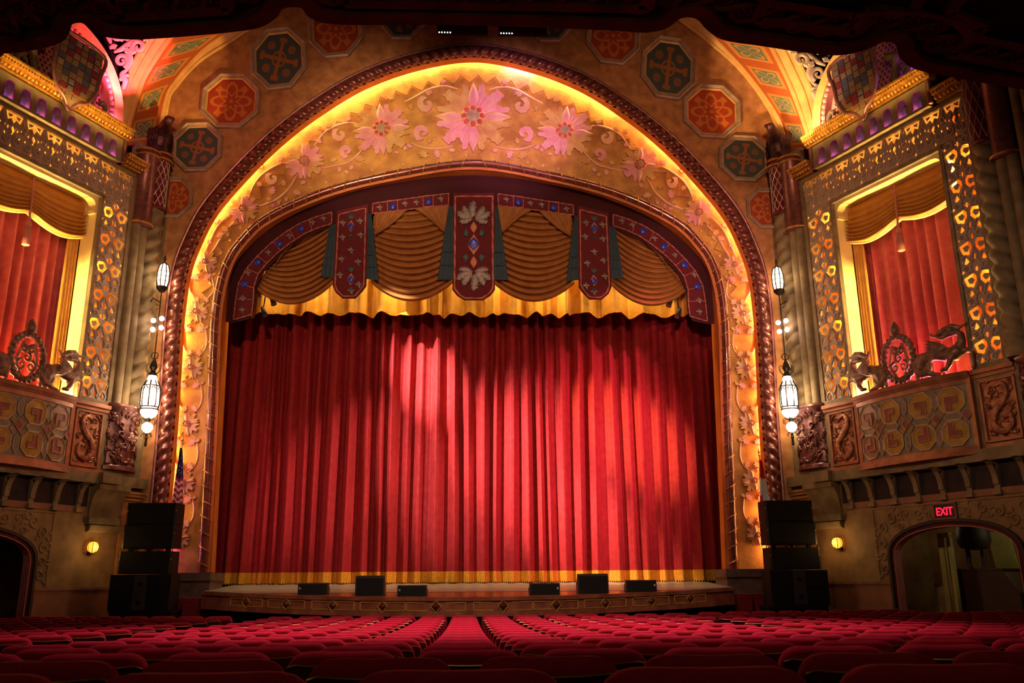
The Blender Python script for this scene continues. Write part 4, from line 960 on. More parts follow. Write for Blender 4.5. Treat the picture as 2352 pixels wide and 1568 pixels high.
    g.add([Vector((-.75, n_, z_)) for n_, z_ in cpz]+[Vector((.34, n_, z_)) for n_, z_ in cpz], [tuple(range(m_)), tuple(reversed(range(m_, 2*m_)))]+[(i, (i+1) % m_, m_+(i+1) % m_, m_+i) for i in range(m_)])
    wbox(g, -.6, .44, 0, .2, 2.78, 2.94); g.build('corner_corbel', 'boxstone', lg, False)
    g = g_(); 
    for k, z in enumerate((3.74, 3.66, 3.56)): wbox(g, -1.5+.03*k, -.78, -.1, .22-.05*k, z-.07, z)
    wbox(g, -1.5, -.78, -.12, .04, -.6, 3.5); g.build('ledge_moulding', 'goldplaster', lg, False)
    # ---------------- columns
    def twisted(s, n, z0, z1, R, par, hand):
        N = int((z1-z0)/.028); pr = lambda i, a: 1-.30+.32*max(0, .5+.5*cos(2*a*hand+2*pi*i*.028/.40))**.55
        g = g_(); g.tube([Vector((s, n, z0+(z1-z0)*i/(N-1))) for i in range(N)], R, 24, prof=pr); g.build('twisted_shaft', 'boxstone', par, True, 60)
    def column(s_tw, s_fl, hand, label, ztw=12.35, zfl=11.62, ztop=13.95, extra=None):
        t = thing('corner_column', label, 'column', WP(side, (s_tw+s_fl)/2, 0, 6.0))
        twisted(s_tw, .02, 6.1, ztw, .29, t, hand)
        for ds in (-.14, .14):
            g = g_(); g.tube([Vector((s_fl+ds, .04, 6.1)), Vector((s_fl+ds, .04, zfl))], .15, 12); g.build('fluted_shaft', 'boxstone', t)
        g = g_(); g.tube([Vector((s_tw-.30*(1 if s_fl > s_tw else -1), .0, 6.1)), Vector((s_tw-.30*(1 if s_fl > s_tw else -1), .0, ztw))], .06, 8); g.build('edge_bead', 'orangeband', t)
        g = g_(); g.lathe([(.27, ztw), (.29, ztw+.05), (.27, ztw+.08), (.27, ztop+.02), (.33, ztop+.07), (.33, ztop+.14), (.28, ztop+.17), (.35, ztop+.24), (.35, ztop+.30)], (s_tw, .04, 0), 18); cp_ = g.build('lattice_capital', 'lattice_red', t)
        g = g_()
        for k in range(10):
            for hnd in (1, -1):
                a0 = 2*pi*k/10; n_ = 20
                g.tube([Vector((s_tw+.275*cos(a0+hnd*2.4*i/n_), .04+.275*sin(a0+hnd*2.4*i/n_), ztw+.1+(ztop-.08-ztw)*i/n_)) for i in range(n_+1)], .014, 4)
        g.build('lattice_wire', 'latticewhite', cp_)
        g = g_()
        for rz in (ztop+.06, ztop+.24): g.tube([Vector((s_tw+.34*cos(a), .04+.34*sin(a), rz)) for a in [i*2*pi/20 for i in range(20)]], .035, 6, closed=True)
        g.build('gilt_ring', 'cornicegold', cp_)
        g = g_(); g.lathe([(.30, zfl), (.32, zfl+.05), (.29, zfl+.09), (.29, ztop-.14), (.34, ztop-.08), (.34, ztop), (.30, ztop+.03), (.36, ztop+.08), (.36, ztop+.14)], (s_fl, .06, 0), 20); c2 = g.build('drum_capital', 'mauve', t)
        g = g_()
        for rz in (zfl+.04, ztop-.06, ztop+.10): g.tube([Vector((s_fl+.35*cos(a), .06+.35*sin(a), rz)) for a in [i*2*pi/20 for i in range(20)]], .032, 6, closed=True)
        g.build('gilt_ring', 'cornicegold', c2)
        return t
    column(-.80, -.26, -side, 'twisted and fluted column pair with lattice capital between box and stage arch ' + loc)
    if side > 0:
        column(6.10, 6.62, side, 'twisted column with lattice capital on audience side of the box above the exit', 11.5, 10.9, 13.9)
        t2 = thing('pilaster', 'plain fluted pilaster beyond the twisted column on exit sign side wall', 'pilaster', WP(side, 7.2, 0, 6))
        for ds in (0, .26): 
            g = g_(); g.tube([Vector((7.1+ds, .06, 6.1)), Vector((7.1+ds, .06, 14))], .14, 10); g.build('pilaster_shaft', 'boxstone', t2)
    # bird statue
    bd = thing('eagle_statue', 'dark bronze perched eagle statue on the column top ' + loc, 'statue', WP(side, -.62, .05, 14.24))
    g = g_(); c = Vector((-.70, .06, 14.22)); k = 1.18
    def B(x, n, z, r, s3=(1,1,1)): g.ball(c+Vector((x, n, z))*k, r*k, 12, s3)
    g.tube([c+Vector(p)*k for p in ((0,0,.0),(.02,0,.18),(.02,.02,.42),(0,.04,.66),(-.02,.08,.84),(-.03,.12,.94))], [.20*k,.24*k,.27*k,.24*k,.15*k,.13*k], 12)
    B(-.03, .16, 1.00, .13); g.tube([c+Vector(p)*k for p in ((-.03,.24,1.02),(-.03,.34,.99),(-.03,.37,.92))], [.07*k,.05*k,.015*k], 8)
    B(-.10, .08, .06, .13, (1,1.3,.6)); B(.12, .08, .06, .13, (1,1.3,.6))
    g.tube([c+Vector(p)*k for p in ((.06,-.1,.4),(.16,-.18,.2),(.2,-.2,.02))], [.16*k,.12*k,.08*k], 8)
    body = remesh(g, 'statue_body', 'darkbronze', .035, bd)
    for q in (-1, 1):
        g = g_()
        for r_ in range(5):
            for j in range(4):
                z = .70-.14*r_; x = q*(.24+.02*sin(r_)); nn = -.16+.09*j
                ln = .26+.03*r_; P = leafpoly(ln*k, .055*k, 4)
                g.pillow(P, lambda x_, y_, hh: c+Vector((q*(.22+.05*math.sin(min(3,r_+1)))*k+q*hh, nn*k+y_-.12*x_, z*k-x_)), .04)
        g.build('wing_feathers', 'darkbronze', bd)
    # ---------------- arcade and cornice
    ar = thing('arcade_cornice', 'gilt dentil cornice over row of small arched niches above the box ' + loc, 'cornice', WP(side, 3, .1, 13.2))
    nich = [1.24+.482*k for k in range(8)]
    holes = [[(x-.15, 13.24), (x-.15, 13.58)]+[(x-.15*cos(t), 13.58+.15*sin(t)) for t in [i*pi/8 for i in range(1, 8)]]+[(x+.15, 13.58), (x+.15, 13.24)] for x in nich]
    vs, fs = fill2d([rectpoly(.9, 13.16, 4.94, 13.88)]+holes, .13)
    g = g_(); g.add([Vector((v.x, .13+v.z, v.y)) for v in vs], fs); af = g.build('arcade_face', 'boxstone', ar, False)
    for x, hp in zip(nich, holes):
        g = g_(); wbox(g, x-.2, x+.2, -.03, .0, 13.2, 13.78); nb = g.build('niche_back', 'nichegrey', ar, False)
        g = g_(); g.tube([Vector((px_, .255, pz_)) for px_, pz_ in hp], .022, 5); g.build('niche_trim', 'nichetrim', nb)
        point(WP(side, x-.06, .10, 13.32), 1.7, (.85, .18, 1), .02, 'niche_lamp')
    def cornice(s0, s1, zt, n0, nm):
        L = s1-s0; g = g_()
        wbox(g, s0, s1, 0, n0+.26, zt-.06, zt); wbox(g, s0, s1, 0, n0+.10, zt-.22, zt-.16); wbox(g, s0, s1, 0, n0+.04, zt-.34, zt-.22)
        wbox(g, s0, s1, 0, n0+.20, zt-.16, zt-.12)
        o = g.build(nm, 'cornicegold', ar, False)
        g = g_(); n_ = max(2, int(L/.085))
        for k in range(n_): wbox(g, s0+L*(k+.15)/n_, s0+L*(k+.7)/n_, n0, n0+.225, zt-.125, zt-.055)
        g.build('dentil_row', 'cornicegold', o, False)
        g = g_(); n_ = max(2, int(L/.115))
        for k in range(n_): g.ball((s0+L*(k+.5)/n_, n0+.12, zt-.24), .062, 8, (.85, .9, 1.0))
        g.build('egg_moulding', 'cornicegold', o)
    cornice(.72, 5.10, 14.24, .26, 'main_cornice'); cornice(-.10, .72, 13.54, .12, 'end_cornice'); cornice(5.10, 5.86, 13.52, .12, 'end_cornice')
    for s0 in (.80, 4.98):
        g = g_(); g.tube([Vector((s0, .22, 13.2)), Vector((s0, .22, 13.9))], .07, 8, prof=lambda i, a: 1); g.build('end_baluster', 'mauve', ar)
    area(WP(side, 3.0, .72, 13.84), WP(side, 3.0, .34, 14.12), 15 if side > 0 else 22, (1, .62, .16), 4.2, .05, 'cornice_strip', 150, WV(side, 1, 0, 0))
    # ---------------- shield
    sh_ = thing('heraldic_shield', 'checkered heraldic shield with scrolls on the box cornice ' + loc, 'shield', WP(side, 3.0, .3, 13.8))
    def SF(x, y, h): return Vector((3.0+x, .42+h+.10*(y-13.7), y))
    outl = [(-.72,15.75),(.70,15.75),(.74,15.1),(.70,14.6),(.52,14.2),(.22,13.98),(0,13.72),(-.22,13.98),(-.52,14.2),(-.70,14.6),(-.74,15.1)]
    g = g_(); g.prism(outl, SF, -.08, .02); g.build('shield_plate', 'shieldtan', sh_, False)
    cl_ = ['shieldred', 'shieldblue', 'shieldtan', 'shieldblue', 'shieldred', 'shieldtan', 'shieldtan']; r = random.Random(11)
    for j in range(9):
        for i in range(6):
            x0, z0 = -.66+i*.22, 14.0+j*.192
            cxx = x0+.11; lim = .72 if z0 > 14.6 else .72-(14.6-z0)*.75
            if abs(cxx) > lim-.06: continue
            g = g_(); ins = .012; g.prism(rectpoly(x0+ins, z0+ins, x0+.22-ins, z0+.192-ins), SF, .02, .05); b_ = g.build('shield_block', r.choice(cl_) if not (i in (2, 3) and j % 3 == 0) else 'shieldtan', sh_, False)
            if r.random() < .3:
                g = g_()
                for q in range(3): g.prism(rectpoly(x0+.03, z0+.03+.05*q, x0+.19, z0+.055+.05*q), SF, .05, .062)
                g.build('block_bars', 'shieldbar', b_, False)
    g = g_(); P = catmull([Vector(SF(x, y, .03)) for x, y in outl], 5, True); g.tube(P, .055, 8, closed=True); g.build('shield_rim', 'mauve', sh_)
    for q in (-1, 1):
        g = g_(); P = catmull([(3.0+q*.78, 15.35), (3.0+q*1.05, 15.2), (3.0+q*1.0, 14.75), (3.0+q*.92, 14.5), (3.0+q*1.2, 14.28), (3.0+q*1.46, 14.5), (3.0+q*1.36, 14.72), (3.0+q*1.22, 14.62)], 6)
        g.tube([Vector((p.x, .12, p.y)) for p in P], [.12-.05*i/(len(P)-1) for i in range(len(P))], 8, ((0,1,0), .9)); g.build('side_scroll', 'boxstone', sh_)
    g = g_(); g.tube([Vector((3.0, .2, 14.24)), Vector((3.0, .25, 15.4))], .12, 8); g.build('shield_stay', 'boxstone', sh_)
    # ---------------- arch over the box with honeycomb lattice
    la = thing('lunette_lattice', 'pierced honeycomb lattice in arched frame behind the shield ' + loc, 'lattice', WP(side, 3.05, -.2, 14.2))
    AR = [(3.05-a_*cos(t), 14.5+b_*sin(t)) for a_, b_ in ((2.1, 2.2),) for t in [i*pi/40 for i in range(41)]]
    def rib(r0, r1, n0, n1, nm, m):
        g = g_(); f = lambda a, b: (lambda t, pr: Vector((3.05-pr[0]*cos(t), pr[1], 14.5+(pr[0]+.1)*sin(t))))(a*pi, [(r0, n0), (r0, n1), (r1, n1), (r1, n0)][int(b*3+.5)])
        g.grid(f, 48, 4); g.build(nm, m, la, False)
    rib(2.18, 1.86, -.3, .12, 'arch_rib', 'ribcream'); rib(1.86, 1.74, -.3, .04, 'arch_fillet', 'lattpink')
    g = g_()
    for k in range(34):
        t = pi*(k+.5)/34; g.ball((3.05-1.80*cos(t), .06, 14.5+1.9*sin(t)), .085, 6, (1, .6, 1))
    g.build('chain_moulding', 'lattpink', la)
    hx = []; dx, dz_ = .15, .13
    for j in range(15):
        for i in range(24):
            x, z = 1.30+dx*i+(dx/2 if j % 2 else 0), 14.32+dz_*j
            if (x-3.05)**2/1.62**2+(z-14.5)**2/1.72**2 < 1: hx.append(circ(x, z, .058, 6, pi/6))
    ol = [(3.05-1.78*cos(t), 14.5+1.88*sin(t)) for t in [i*pi/24 for i in range(25)]]; ol = [(ol[0][0], 14.2)]+ol+[(ol[-1][0], 14.2)]
    vs, fs = fill2d([ol]+hx, .03); g = g_(); g.add([Vector((v.x, -.22+v.z, v.y)) for v in vs], fs); g.build('honeycomb_sheet', 'lattpink', la, False)
    g = g_(); wbox(g, .7, 5.4, -1.0, -.95, 13.2, 17.2); g.build('lattice_backing', 'deepdark', la, False)
    if side < 0:
        spot(WP(side, .4, 1.5, 14.5), WP(side, 1.7, -.1, 15.9), 1600, (1, .07, .20), 46, .6, .08); point(WP(side, 1.25, .22, 14.36), 22, (1, .10, .55), .05, 'lattice_lamp')
    else:
        spot(WP(side, .6, 2.6, 13.6), WP(side, 1.4, -.1, 15.8), 520, (1, .68, .36), 70, .6, .08); point(WP(side, 4.75, .12, 14.5), 16, (.22, .05, 1), .05, 'lattice_lamp'); point(WP(side, 1.22, .22, 14.36), 3, (1, .2, .6), .05, 'lattice_lamp')
    # ---------------- sculptures on the parapet
    def griffin(mir, label):
        t = thing('griffin_statue', label, 'statue', WP(side, (4.4 if not mir else 1.8), bow(4.2), 6.03))
        q = (lambda s: 2*BC_-s) if mir else (lambda s: s)
        nn = lambda s: bow(q(s))-.02
        V = lambda s, z, dn=0: Vector((q(s), nn(s)+dn, z))
        g = g_()
        g.tube([V(*p) for p in ((3.72,6.30),(3.82,6.52),(4.05,6.62),(4.35,6.55),(4.6,6.52),(4.72,6.62))], [.13,.16,.16,.17,.19,.17], 10)          # trunk
        g.tube([V(*p) for p in ((4.70,6.62),(4.80,6.80),(4.80,6.98),(4.70,7.06),(4.56,7.04),(4.45,7.02))], [.15,.11,.09,.09,.09,.08], 8)          # neck curling back
        g.tube([V(*p) for p in ((4.82,7.16),(4.62,7.22),(4.40,7.16),(4.22,7.06),(4.10,7.06))], [.04,.08,.085,.06,.03], 8)                       # head and upper jaw
        g.tube([V(*p) for p in ((4.50,7.04),(4.36,6.96),(4.22,6.98))], [.07,.05,.025], 8)
        g.tube([V(*p) for p in ((4.8,7.16),(4.95,7.20),(5.0,7.26))], [.05,.035,.02], 6); g.ball(V(4.08,7.12), .05, 8)
        g.tube([V(*p) for p in ((4.66,6.50),(4.88,6.56),(5.02,6.50),(5.0,6.26),(4.98,6.06))], [.10,.08,.06,.055,.06], 8)                         # raised fore leg
        g.tube([V(p[0], p[1], .1) for p in ((4.55,6.44),(4.50,6.26),(4.40,6.16))], [.09,.07,.05], 8); g.ball(V(4.36,6.15,.1), .09, 8, (1.4,1,.6))
        g.tube([V(*p) for p in [(a_, b_) for a_, b_ in spiral(3.80, 6.36, .24, .05, 1.5, 1.3, 26, 1)]], [.13-.0035*i for i in range(26)], 8)      # coiled hind part
        g.tube([V(*p) for p in ((3.62,6.22),(3.58,6.10),(3.62,6.04))], [.07,.06,.05], 6); g.tube([V(*p) for p in ((3.9,6.14),(4.1,6.10),(4.22,6.07))], [.07,.06,.05], 6)
        remesh(g, 'body', 'bronze', .028, t, 1)
        for k in range(8):
            g = g_(); a = .15+.17*k; L_ = .62-.035*k; bs = (4.56-.05*k, 6.66-.02*k); c_, s_ = -cos(a*.55), sin(.62-a*.62)
            P = leafpoly(L_, .055, 5); g.pillow(P, lambda x, y, h: V(bs[0]+x*c_-y*s_, bs[1]+x*s_+y*c_+.05*x, .13+h+.004*k), .03); g.build('wing_feather', 'bronze', t)
    griffin(False, 'bronze winged dragon on the parapet, farther from the stage, box ' + loc)
    griffin(True, 'bronze winged dragon on the parapet, next to the stage, box ' + loc)
    cr = thing('oval_crest', 'bronze oval wreath crest between the dragons ' + loc, 'crest', WP(side, 3.1, .38, 6.03))
    cz = 6.72; g = g_(); N = 96; nn0 = bow(BC_)-.02
    g.tube([Vector((BC_+.46*cos(2*pi*i/N), nn0, cz+.58*sin(2*pi*i/N))) for i in range(N)], .085, 8, closed=True, prof=lambda i, a: 1+.22*cos(2*pi*i/4+a)); g.build('wreath', 'bronze', cr)
    g = g_(); g.lathe([(.06,7.24),(.11,7.28),(.08,7.36),(.12,7.40),(.14,7.50),(.10,7.60),(.03,7.72)], (BC_, nn0, 0), 12); g.build('finial', 'bronze', cr)
    g = g_()
    for (x, z, r0, sg_) in ((-.14,-.22,.15,1),(.14,-.22,.15,-1),(0,.0,.12,1),(-.1,.22,.1,-1),(.12,.2,.1,1)):
        g.tube([Vector((x_, nn0, y_)) for x_, y_ in spiral(BC_+x, cz+z, r0, .02, 1.3, 1.5, 16, sg_)], [.04-.0015*i for i in range(16)], 6)
    for q in (-1, 1): g.tube([Vector((BC_+q*.1, nn0, 6.2)), Vector((BC_+q*.3, nn0, 6.6)), Vector((BC_+q*.14, nn0, 7.1))], .035, 6)
    g.build('crest_scrolls', 'bronze', cr)
    # ---------------- doorway
    dr = struct(thing('door_1' if side > 0 else 'door_2', '', 'door'), 'arched doorway with dark moulded head below the box ' + loc); del dr['category']
    dr.location = WP(side, DC, 0, -.5); ROOTINV[dr.name] = Matrix.Translation(-dr.location)
    for w0, w1, n0, n1, m, nm in ((.06, -.02, -.02, .07, 'doordark', 'door_moulding'), (-.02, -.12, -.20, .02, 'winedrape', 'arch_drape'), (-.11, -.13, -.22, .03, 'cordpink', 'drape_edge')):
        A_, B_ = doorpoly(w0), doorpoly(w1); n_ = len(A_); g = g_()
        g.grid(lambda a, b: (lambda i: [Vector((A_[i][0], n0, A_[i][1])), Vector((A_[i][0], n1, A_[i][1])), Vector((B_[i][0], n1, B_[i][1])), Vector((B_[i][0], n0, B_[i][1]))][int(b*3+.5)])(int(a*(n_-1)+.5)), n_, 4); g.build(nm, m, dr, False)
    # passage behind
    g = g_(); wbox(g, .6, 6.6, -3.0, -2.9, -.9, 3.0); wbox(g, .6, .7, -3, -.24, -.9, 3.0); wbox(g, 6.5, 6.6, -3, -.24, -.9, 3.0); wbox(g, .6, 6.6, -3, -.24, 2.9, 3.0); wbox(g, .6, 6.6, -3, -.24, -1.0, -.9); g.build('passage_walls', 'dadowall', wl, False)
    g = g_(); wbox(g, .7, 2.6, -2.9, -2.86, 1.02, 1.1)
    for s0, s1, z0, z1 in ((1.3,2.5,1.2,1.23),(1.3,2.5,2.4,2.43),(1.3,1.33,1.2,2.43),(2.47,2.5,1.2,2.43)): wbox(g, s0, s1, -2.9, -2.87, z0, z1)
    g.build('passage_trim', 'lippanel', wl, False)
    # low plaster scrolls around the door
    sf = thing('door_surround', 'plaster surround of low scrolls around arched doorway ' + loc, 'plasterwork', WP(side, DC, 0, 0))
    g = g_()
    for s0, s1, z0, z1 in ((1.36,1.40,1.14,3.0),(1.36,6.0,2.98,3.02)): wbox(g, s0, s1, 0, .025, z0, z1)
    g.build('surround_border', 'dadowall', sf, False)
    r = random.Random(3)
    for k, (x, z, r0) in enumerate([(1.6,1.4,.12),(1.6,1.75,.13),(1.58,2.1,.14),(1.65,2.5,.16),(1.95,2.75,.16),(2.25,2.5,.12),(2.4,2.8,.15),(2.8,2.78,.15),(3.1,2.72,.12),(4.2,2.75,.13),(4.6,2.8,.14),(5.0,2.7,.15),(5.35,2.5,.14),(5.6,2.8,.14),(5.65,2.2,.14)]):
        g = g_(); sp = spiral(x, z, r0, .02, 1.25, r.uniform(0, 6), 16, r.choice((1, -1))); g.tube([Vector((a_, .012, b_)) for a_, b_ in sp], [.03-.001*i for i in range(16)], 5)
        for j in range(3):
            a = r.uniform(0, 6.28); ca, sa = cos(a), sin(a); g.pillow(leafpoly(.16, .04, 4), lambda x_, y_, h: Vector((x+r0*ca+x_*ca-y_*sa, .0+h, z+r0*sa+x_*sa+y_*ca)), .03)
        g.build('plaster_scroll', 'dadowall', sf)
    # ---------------- sconce
    sn = thing('wall_sconce', 'small lit amber glass wall sconce below the box corner ' + loc, 'sconce', WP(side, .16, .0, 2.1))
    g = g_(); g.lathe([(.03,-.14),(.07,-.12),(.05,-.06),(.02,.0)], (.16, .03, 2.12), 10); g.tube([Vector((.16,.0,2.06)), Vector((.16,.10,2.0)), Vector((.16,.14,2.06))], .018, 6); g.build('bracket', 'iron', sn)
    g = g_(); g.lathe([(.05,-.02),(.12,.03),(.145,.12),(.13,.20),(.09,.25),(.04,.27)], (.16, .14, 2.04), 12); g.build('amber_globe', 'glowamber', sn)
    g = g_()
    for a in [i*pi/4 for i in range(8)]: g.tube([Vector((.16+r_*cos(a), .14+r_*sin(a), 2.04+h)) for r_, h in ((.06,-.02),(.125,.03),(.15,.12),(.135,.20),(.05,.28))], .008, 4)
    g.build('cage', 'iron', sn)
    point(WP(side, .16, .36, 2.17), 13, (1, .58, .2), .1, 'sconce_lamp')
# ================================================================== vault ribs and painted band between arch wall and boxes
EC = {-1: dict(E1=[(372,330),(387,231),(405,198),(460,139),(540,88),(640,20),(760,-60)], E1b=[(360,330),(379,230),(401,187),(460,120),(525,72),(622,2),(742,-78)],
               E2=[(285,335),(295,290),(313,228),(336,169),(392,84),(440,25),(520,-50)], E3=[(268,335),(273,279),(281,214),(302,159),(339,90),(380,30),(450,-50)]),
      1: dict(E1=[(1800,345),(1768,254),(1702,162),(1631,98),(1560,44),(1480,-15),(1380,-80)], E1b=[(1812,345),(1784,263),(1711,162),(1643,89),(1600,41),(1520,-22),(1410,-95)],
              E2=[(1862,340),(1848,285),(1817,200),(1772,108),(1740,60),(1690,0),(1620,-70)], E3=[(1887,345),(1883,300),(1874,235),(1853,181),(1824,117),(1800,70),(1720,-30)])}
for side in (-1, 1):
    e = EC[side]; loc = NEAR[side]; N = 60
    C_ = lambda k, Y: resample(catmull([px(u, v, Y) for u, v in e[k]], 8), N)
    vb = thing('vault_band', 'painted vault band of green diamond tiles between cream ribs ' + loc, 'vault', (side*10, 25.4, 14))
    A_, B_, D_, E_ = C_('E1', 25.93), C_('E1b', 25.80), C_('E2', 24.85), C_('E3', 24.45)
    L_ = [0]
    for a, b in zip(B_, B_[1:]): L_.append(L_[-1]+(b-a).length)
    def strip(P, Q, nm, m, par, uv=False):
        g = MB(); g.grid(lambda a, b: P[int(a*(N-1)+.5)].lerp(Q[int(a*(N-1)+.5)], b), N, 2); me = bpy.data.meshes.new(nm)
        me.from_pydata([tuple(p) for p in g.v], [], g.f); me.materials.append(MATS[m]); me.polygons.foreach_set('use_smooth', [True]*len(me.polygons))
        if uv:
            l = me.uv_layers.new()
            for lp in me.loops: i, j = divmod(lp.vertex_index, 2); l.data[lp.index].uv = (L_[i]/1.25, float(j)*.98+.01)
        return put(nm, me, par)
    strip(A_, B_, 'inner_rib', 'ribcream', vb); strip(B_, D_, 'painted_band', 'painttile', vb, True)
    md = [a.lerp(b, .5)+Vector((0, -.06, 0)) for a, b in zip(D_, E_)]
    strip(D_, md, 'outer_rib', 'ribcream', vb); strip(md, E_, 'outer_rib', 'ribcream', vb)
    for P, r in ((A_, .06), (B_, .05), (D_, .08), (md, .05), (E_, .09)):
        g = MB(); g.tube(P, r, 8); g.build('rib_roll', 'ribcream', vb)
    # pierced scroll spandrel
    sp = thing('pierced_spandrel', 'pierced cream scrollwork spandrel between ribs beside the box arch ' + loc, 'scrollwork', (side*10.4, 24.3, 14.6))
    YS = 24.2; M_ = (lambda u: u) if side < 0 else (lambda u: 2158-u)
    dy = 0 if side < 0 else 30
    V = lambda u, v: px(M_(u), v+dy, YS)
    def scr(u, v, r, t, a0, sg_, w):
        g = MB(); P = [V(x, y) for x, y in spiral(u, v, r, r*.15, t, a0, 24, sg_)]; g.tube(P, [w*(1-.6*i/23) for i in range(24)], 7, ((0, 1, 0), .5)); g.build('scroll', 'piercedcream', sp)
    scr(279, 140, 17, 1.4, 1.2, -1, .09); scr(318, 108, 17, 1.3, 2.2, 1, .10); scr(300, 70, 18, 1.3, 4, -1, .11); scr(270, 75, 16, 1.2, .5, 1, .10); scr(338, 60, 18, 1.2, 3, -1, .1); scr(360, 30, 18, 1.2, 2, 1, .1)
    for pts in ([(283,205),(288,185),(281,170),(292,160)], [(292,160),(300,140),(296,118),(310,122)], [(262,120),(280,112),(296,100),(320,84)], [(255,100),(250,80),(262,60),(290,45)], [(275,185),(284,176),(296,172)], [(300,95),(285,85),(278,95)]):
        g = MB(); P = catmull([V(u, v) for u, v in pts], 6); g.tube(P, [.10*(.4+.6*sin(pi*i/(len(P)-1))) for i in range(len(P))], 7, ((0, 1, 0), .5)); g.build('scroll', 'piercedcream', sp)
    for u, v, L0, a in ((300,125,22,2.2),(330,95,22,.6),(285,60,26,1.2),(270,105,20,3.6),(290,190,16,1.9),(345,75,20,2.6)):
        c = V(u, v); ca, sa = cos(a), sin(a); k = L0*.0125
        g = MB(); g.prism([(x*k, y*k) for x, y in SPRIG], lambda x, y, h: Vector((c.x+(x*ca-y*sa)*(-side), c.y-h, c.z+x*sa+y*ca)), 0, .06); g.build('acanthus_leaf', 'piercedcream', sp, True, 30)
    g = MB(); b0 = [V(u, v)+Vector((0, .5, 0)) for u, v in ((250,300),(268,300),(274,214),(294,160),(326,95),(370,20),(360,-40),(150,-40),(190,60))]; g.add(b0, [tuple(range(9))]); g.build('spandrel_backing', 'deepdark', sp, False)
    # lights set on the cornice that wash the vault
    if side < 0:
        spot(WP(side, 1.9, 1.3, 14.3), V(285, 125), 4200, (1, .07, .16), 40, .5, .06, 'cornice_spot')
        spot(px(560, 420, 23.6), px(400, 150, 25.3), 1100, (1, .55, .16), 34, .3, .05, 'arch_spot')
    else:
        spot(WP(side, 1.0, 1.6, 13.4), V(300, 120), 800, (1, .62, .32), 70, .35, .06, 'cornice_spot')
        spot(px(1600, 440, 23.6), px(1760, 160, 25.3), 1300, (1, .58, .22), 36, .3, .05, 'arch_spot')
# ================================================================== balcony soffit overhead
ZS = 5.4
edge = [(-260,150),(-100,134),(0,124),(60,118),(118,106),(148,92),(160,74),(166,56),(190,53),(206,66),(240,84),(300,91),(400,86),(540,73),(600,62),(636,40),(650,20),(690,18),(708,38),(750,54),(860,58),(1000,57),(1200,62),(1400,70),(1480,75),(1530,66),(1565,42),(1600,44),(1625,70),(1665,93),(1750,106),(1850,121),(1930,127),(1990,114),(2028,97),(2056,102),(2068,134),(2105,160),(2200,180),(2352,206),(2560,240)]
ep = [pz(u, v, ZS) for u, v in edge]; ep = resample(catmull([Vector((p.x, p.y)) for p in ep], 5), 420)
def inset(P, d):
    Q = []
    for i, p in enumerate(P):
        t = P[min(i+3, len(P)-1)]-P[max(i-3, 0)]; t.normalize(); Q.append(p+Vector((t.y, -t.x))*d)
    return Q
def smooth2(P, k):
    for _ in range(k): P = [P[0]]+[(P[i-1]+P[i]*2+P[i+1])/4 for i in range(1, len(P)-1)]+[P[-1]]
    return P
so = struct(bpy.data.objects.new('ceiling', None), 'dark ornamented underside of the balcony overhead'); COL.objects.link(so)
g = MB(); n = len(ep); g.grid(lambda a, b: (lambda p: Vector((p.x*(1-b)+p.x*1.0*b, p.y+(-5-p.y)*b, ZS+.05)))(smooth2(inset(ep, .10), 6)[int(a*(n-1)+.5)]) , 2, 2) if False else None
in1, in2, in3, in4 = inset(ep, .13), smooth2(inset(ep, .15), 4), smooth2(inset(ep, .47), 30), smooth2(inset(ep, .56), 40)
def flat(P, Q, z0, z1, nm, m):
    g = MB(); g.grid(lambda a, b: (lambda p, q: Vector((*(p.lerp(q, b)), z0+(z1-z0)*b)))(P[int(a*(n-1)+.5)], Q[int(a*(n-1)+.5)]), n, 2); return g.build(nm, m, so, False)
flat(ep, ep, ZS+1.5, ZS, 'balcony_fascia', 'soffit')
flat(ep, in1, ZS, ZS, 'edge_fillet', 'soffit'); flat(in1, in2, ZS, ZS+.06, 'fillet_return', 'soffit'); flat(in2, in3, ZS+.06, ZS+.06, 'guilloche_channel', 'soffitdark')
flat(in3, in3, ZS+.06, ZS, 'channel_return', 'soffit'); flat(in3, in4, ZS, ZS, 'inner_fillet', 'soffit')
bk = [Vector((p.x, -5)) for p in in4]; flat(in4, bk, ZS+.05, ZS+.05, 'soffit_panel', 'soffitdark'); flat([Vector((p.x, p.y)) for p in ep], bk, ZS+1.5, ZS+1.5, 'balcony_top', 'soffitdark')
cp = resample(smooth2(inset(ep, .31), 20), 1400); Lc = sum((b-a).length for a, b in zip(cp, cp[1:])); stp = Lc/1399
lobe = .235
for ph in (0, pi):
    P = []; nor = inset(cp, 1.0)
    for i, p in enumerate(cp):
        d = (nor[i]-p).normalized(); s = i*stp; P.append(Vector((*(p+d*.115*sin(pi*s/lobe+ph)), ZS+.045-.02*cos(pi*s/lobe*1+ph))))
    g = MB(); g.tube(P, .028, 6, ((0, 0, 1), .7)); o = g.build('guilloche_strand', 'soffit', so)
rose = MB(); rose.tube([Vector((.055*cos(a), .055*sin(a), 0)) for a in [i*2*pi/14 for i in range(14)]], .018, 5, closed=True); rose.tube([Vector((.095*cos(a), .085*sin(a), 0)) for a in [i*2*pi/16 for i in range(16)]], .014, 5, closed=True); rose.ball((0,0,0), .028, 8, (1,1,.7)); rm = rose.mesh('rosette', 'soffit')
for k in range(int(Lc/lobe)):
    i = int((k+.5)*lobe/stp)
    if i < len(cp) and abs(cp[i].x) < 6: put('rosette', rm, so, Vector((*cp[i], ZS+.045)))
for pts in ([(255,10),(275,35),(520,22),(505,-8)], [(700,-5),(1470,8),(1480,22),(760,8)]): pass
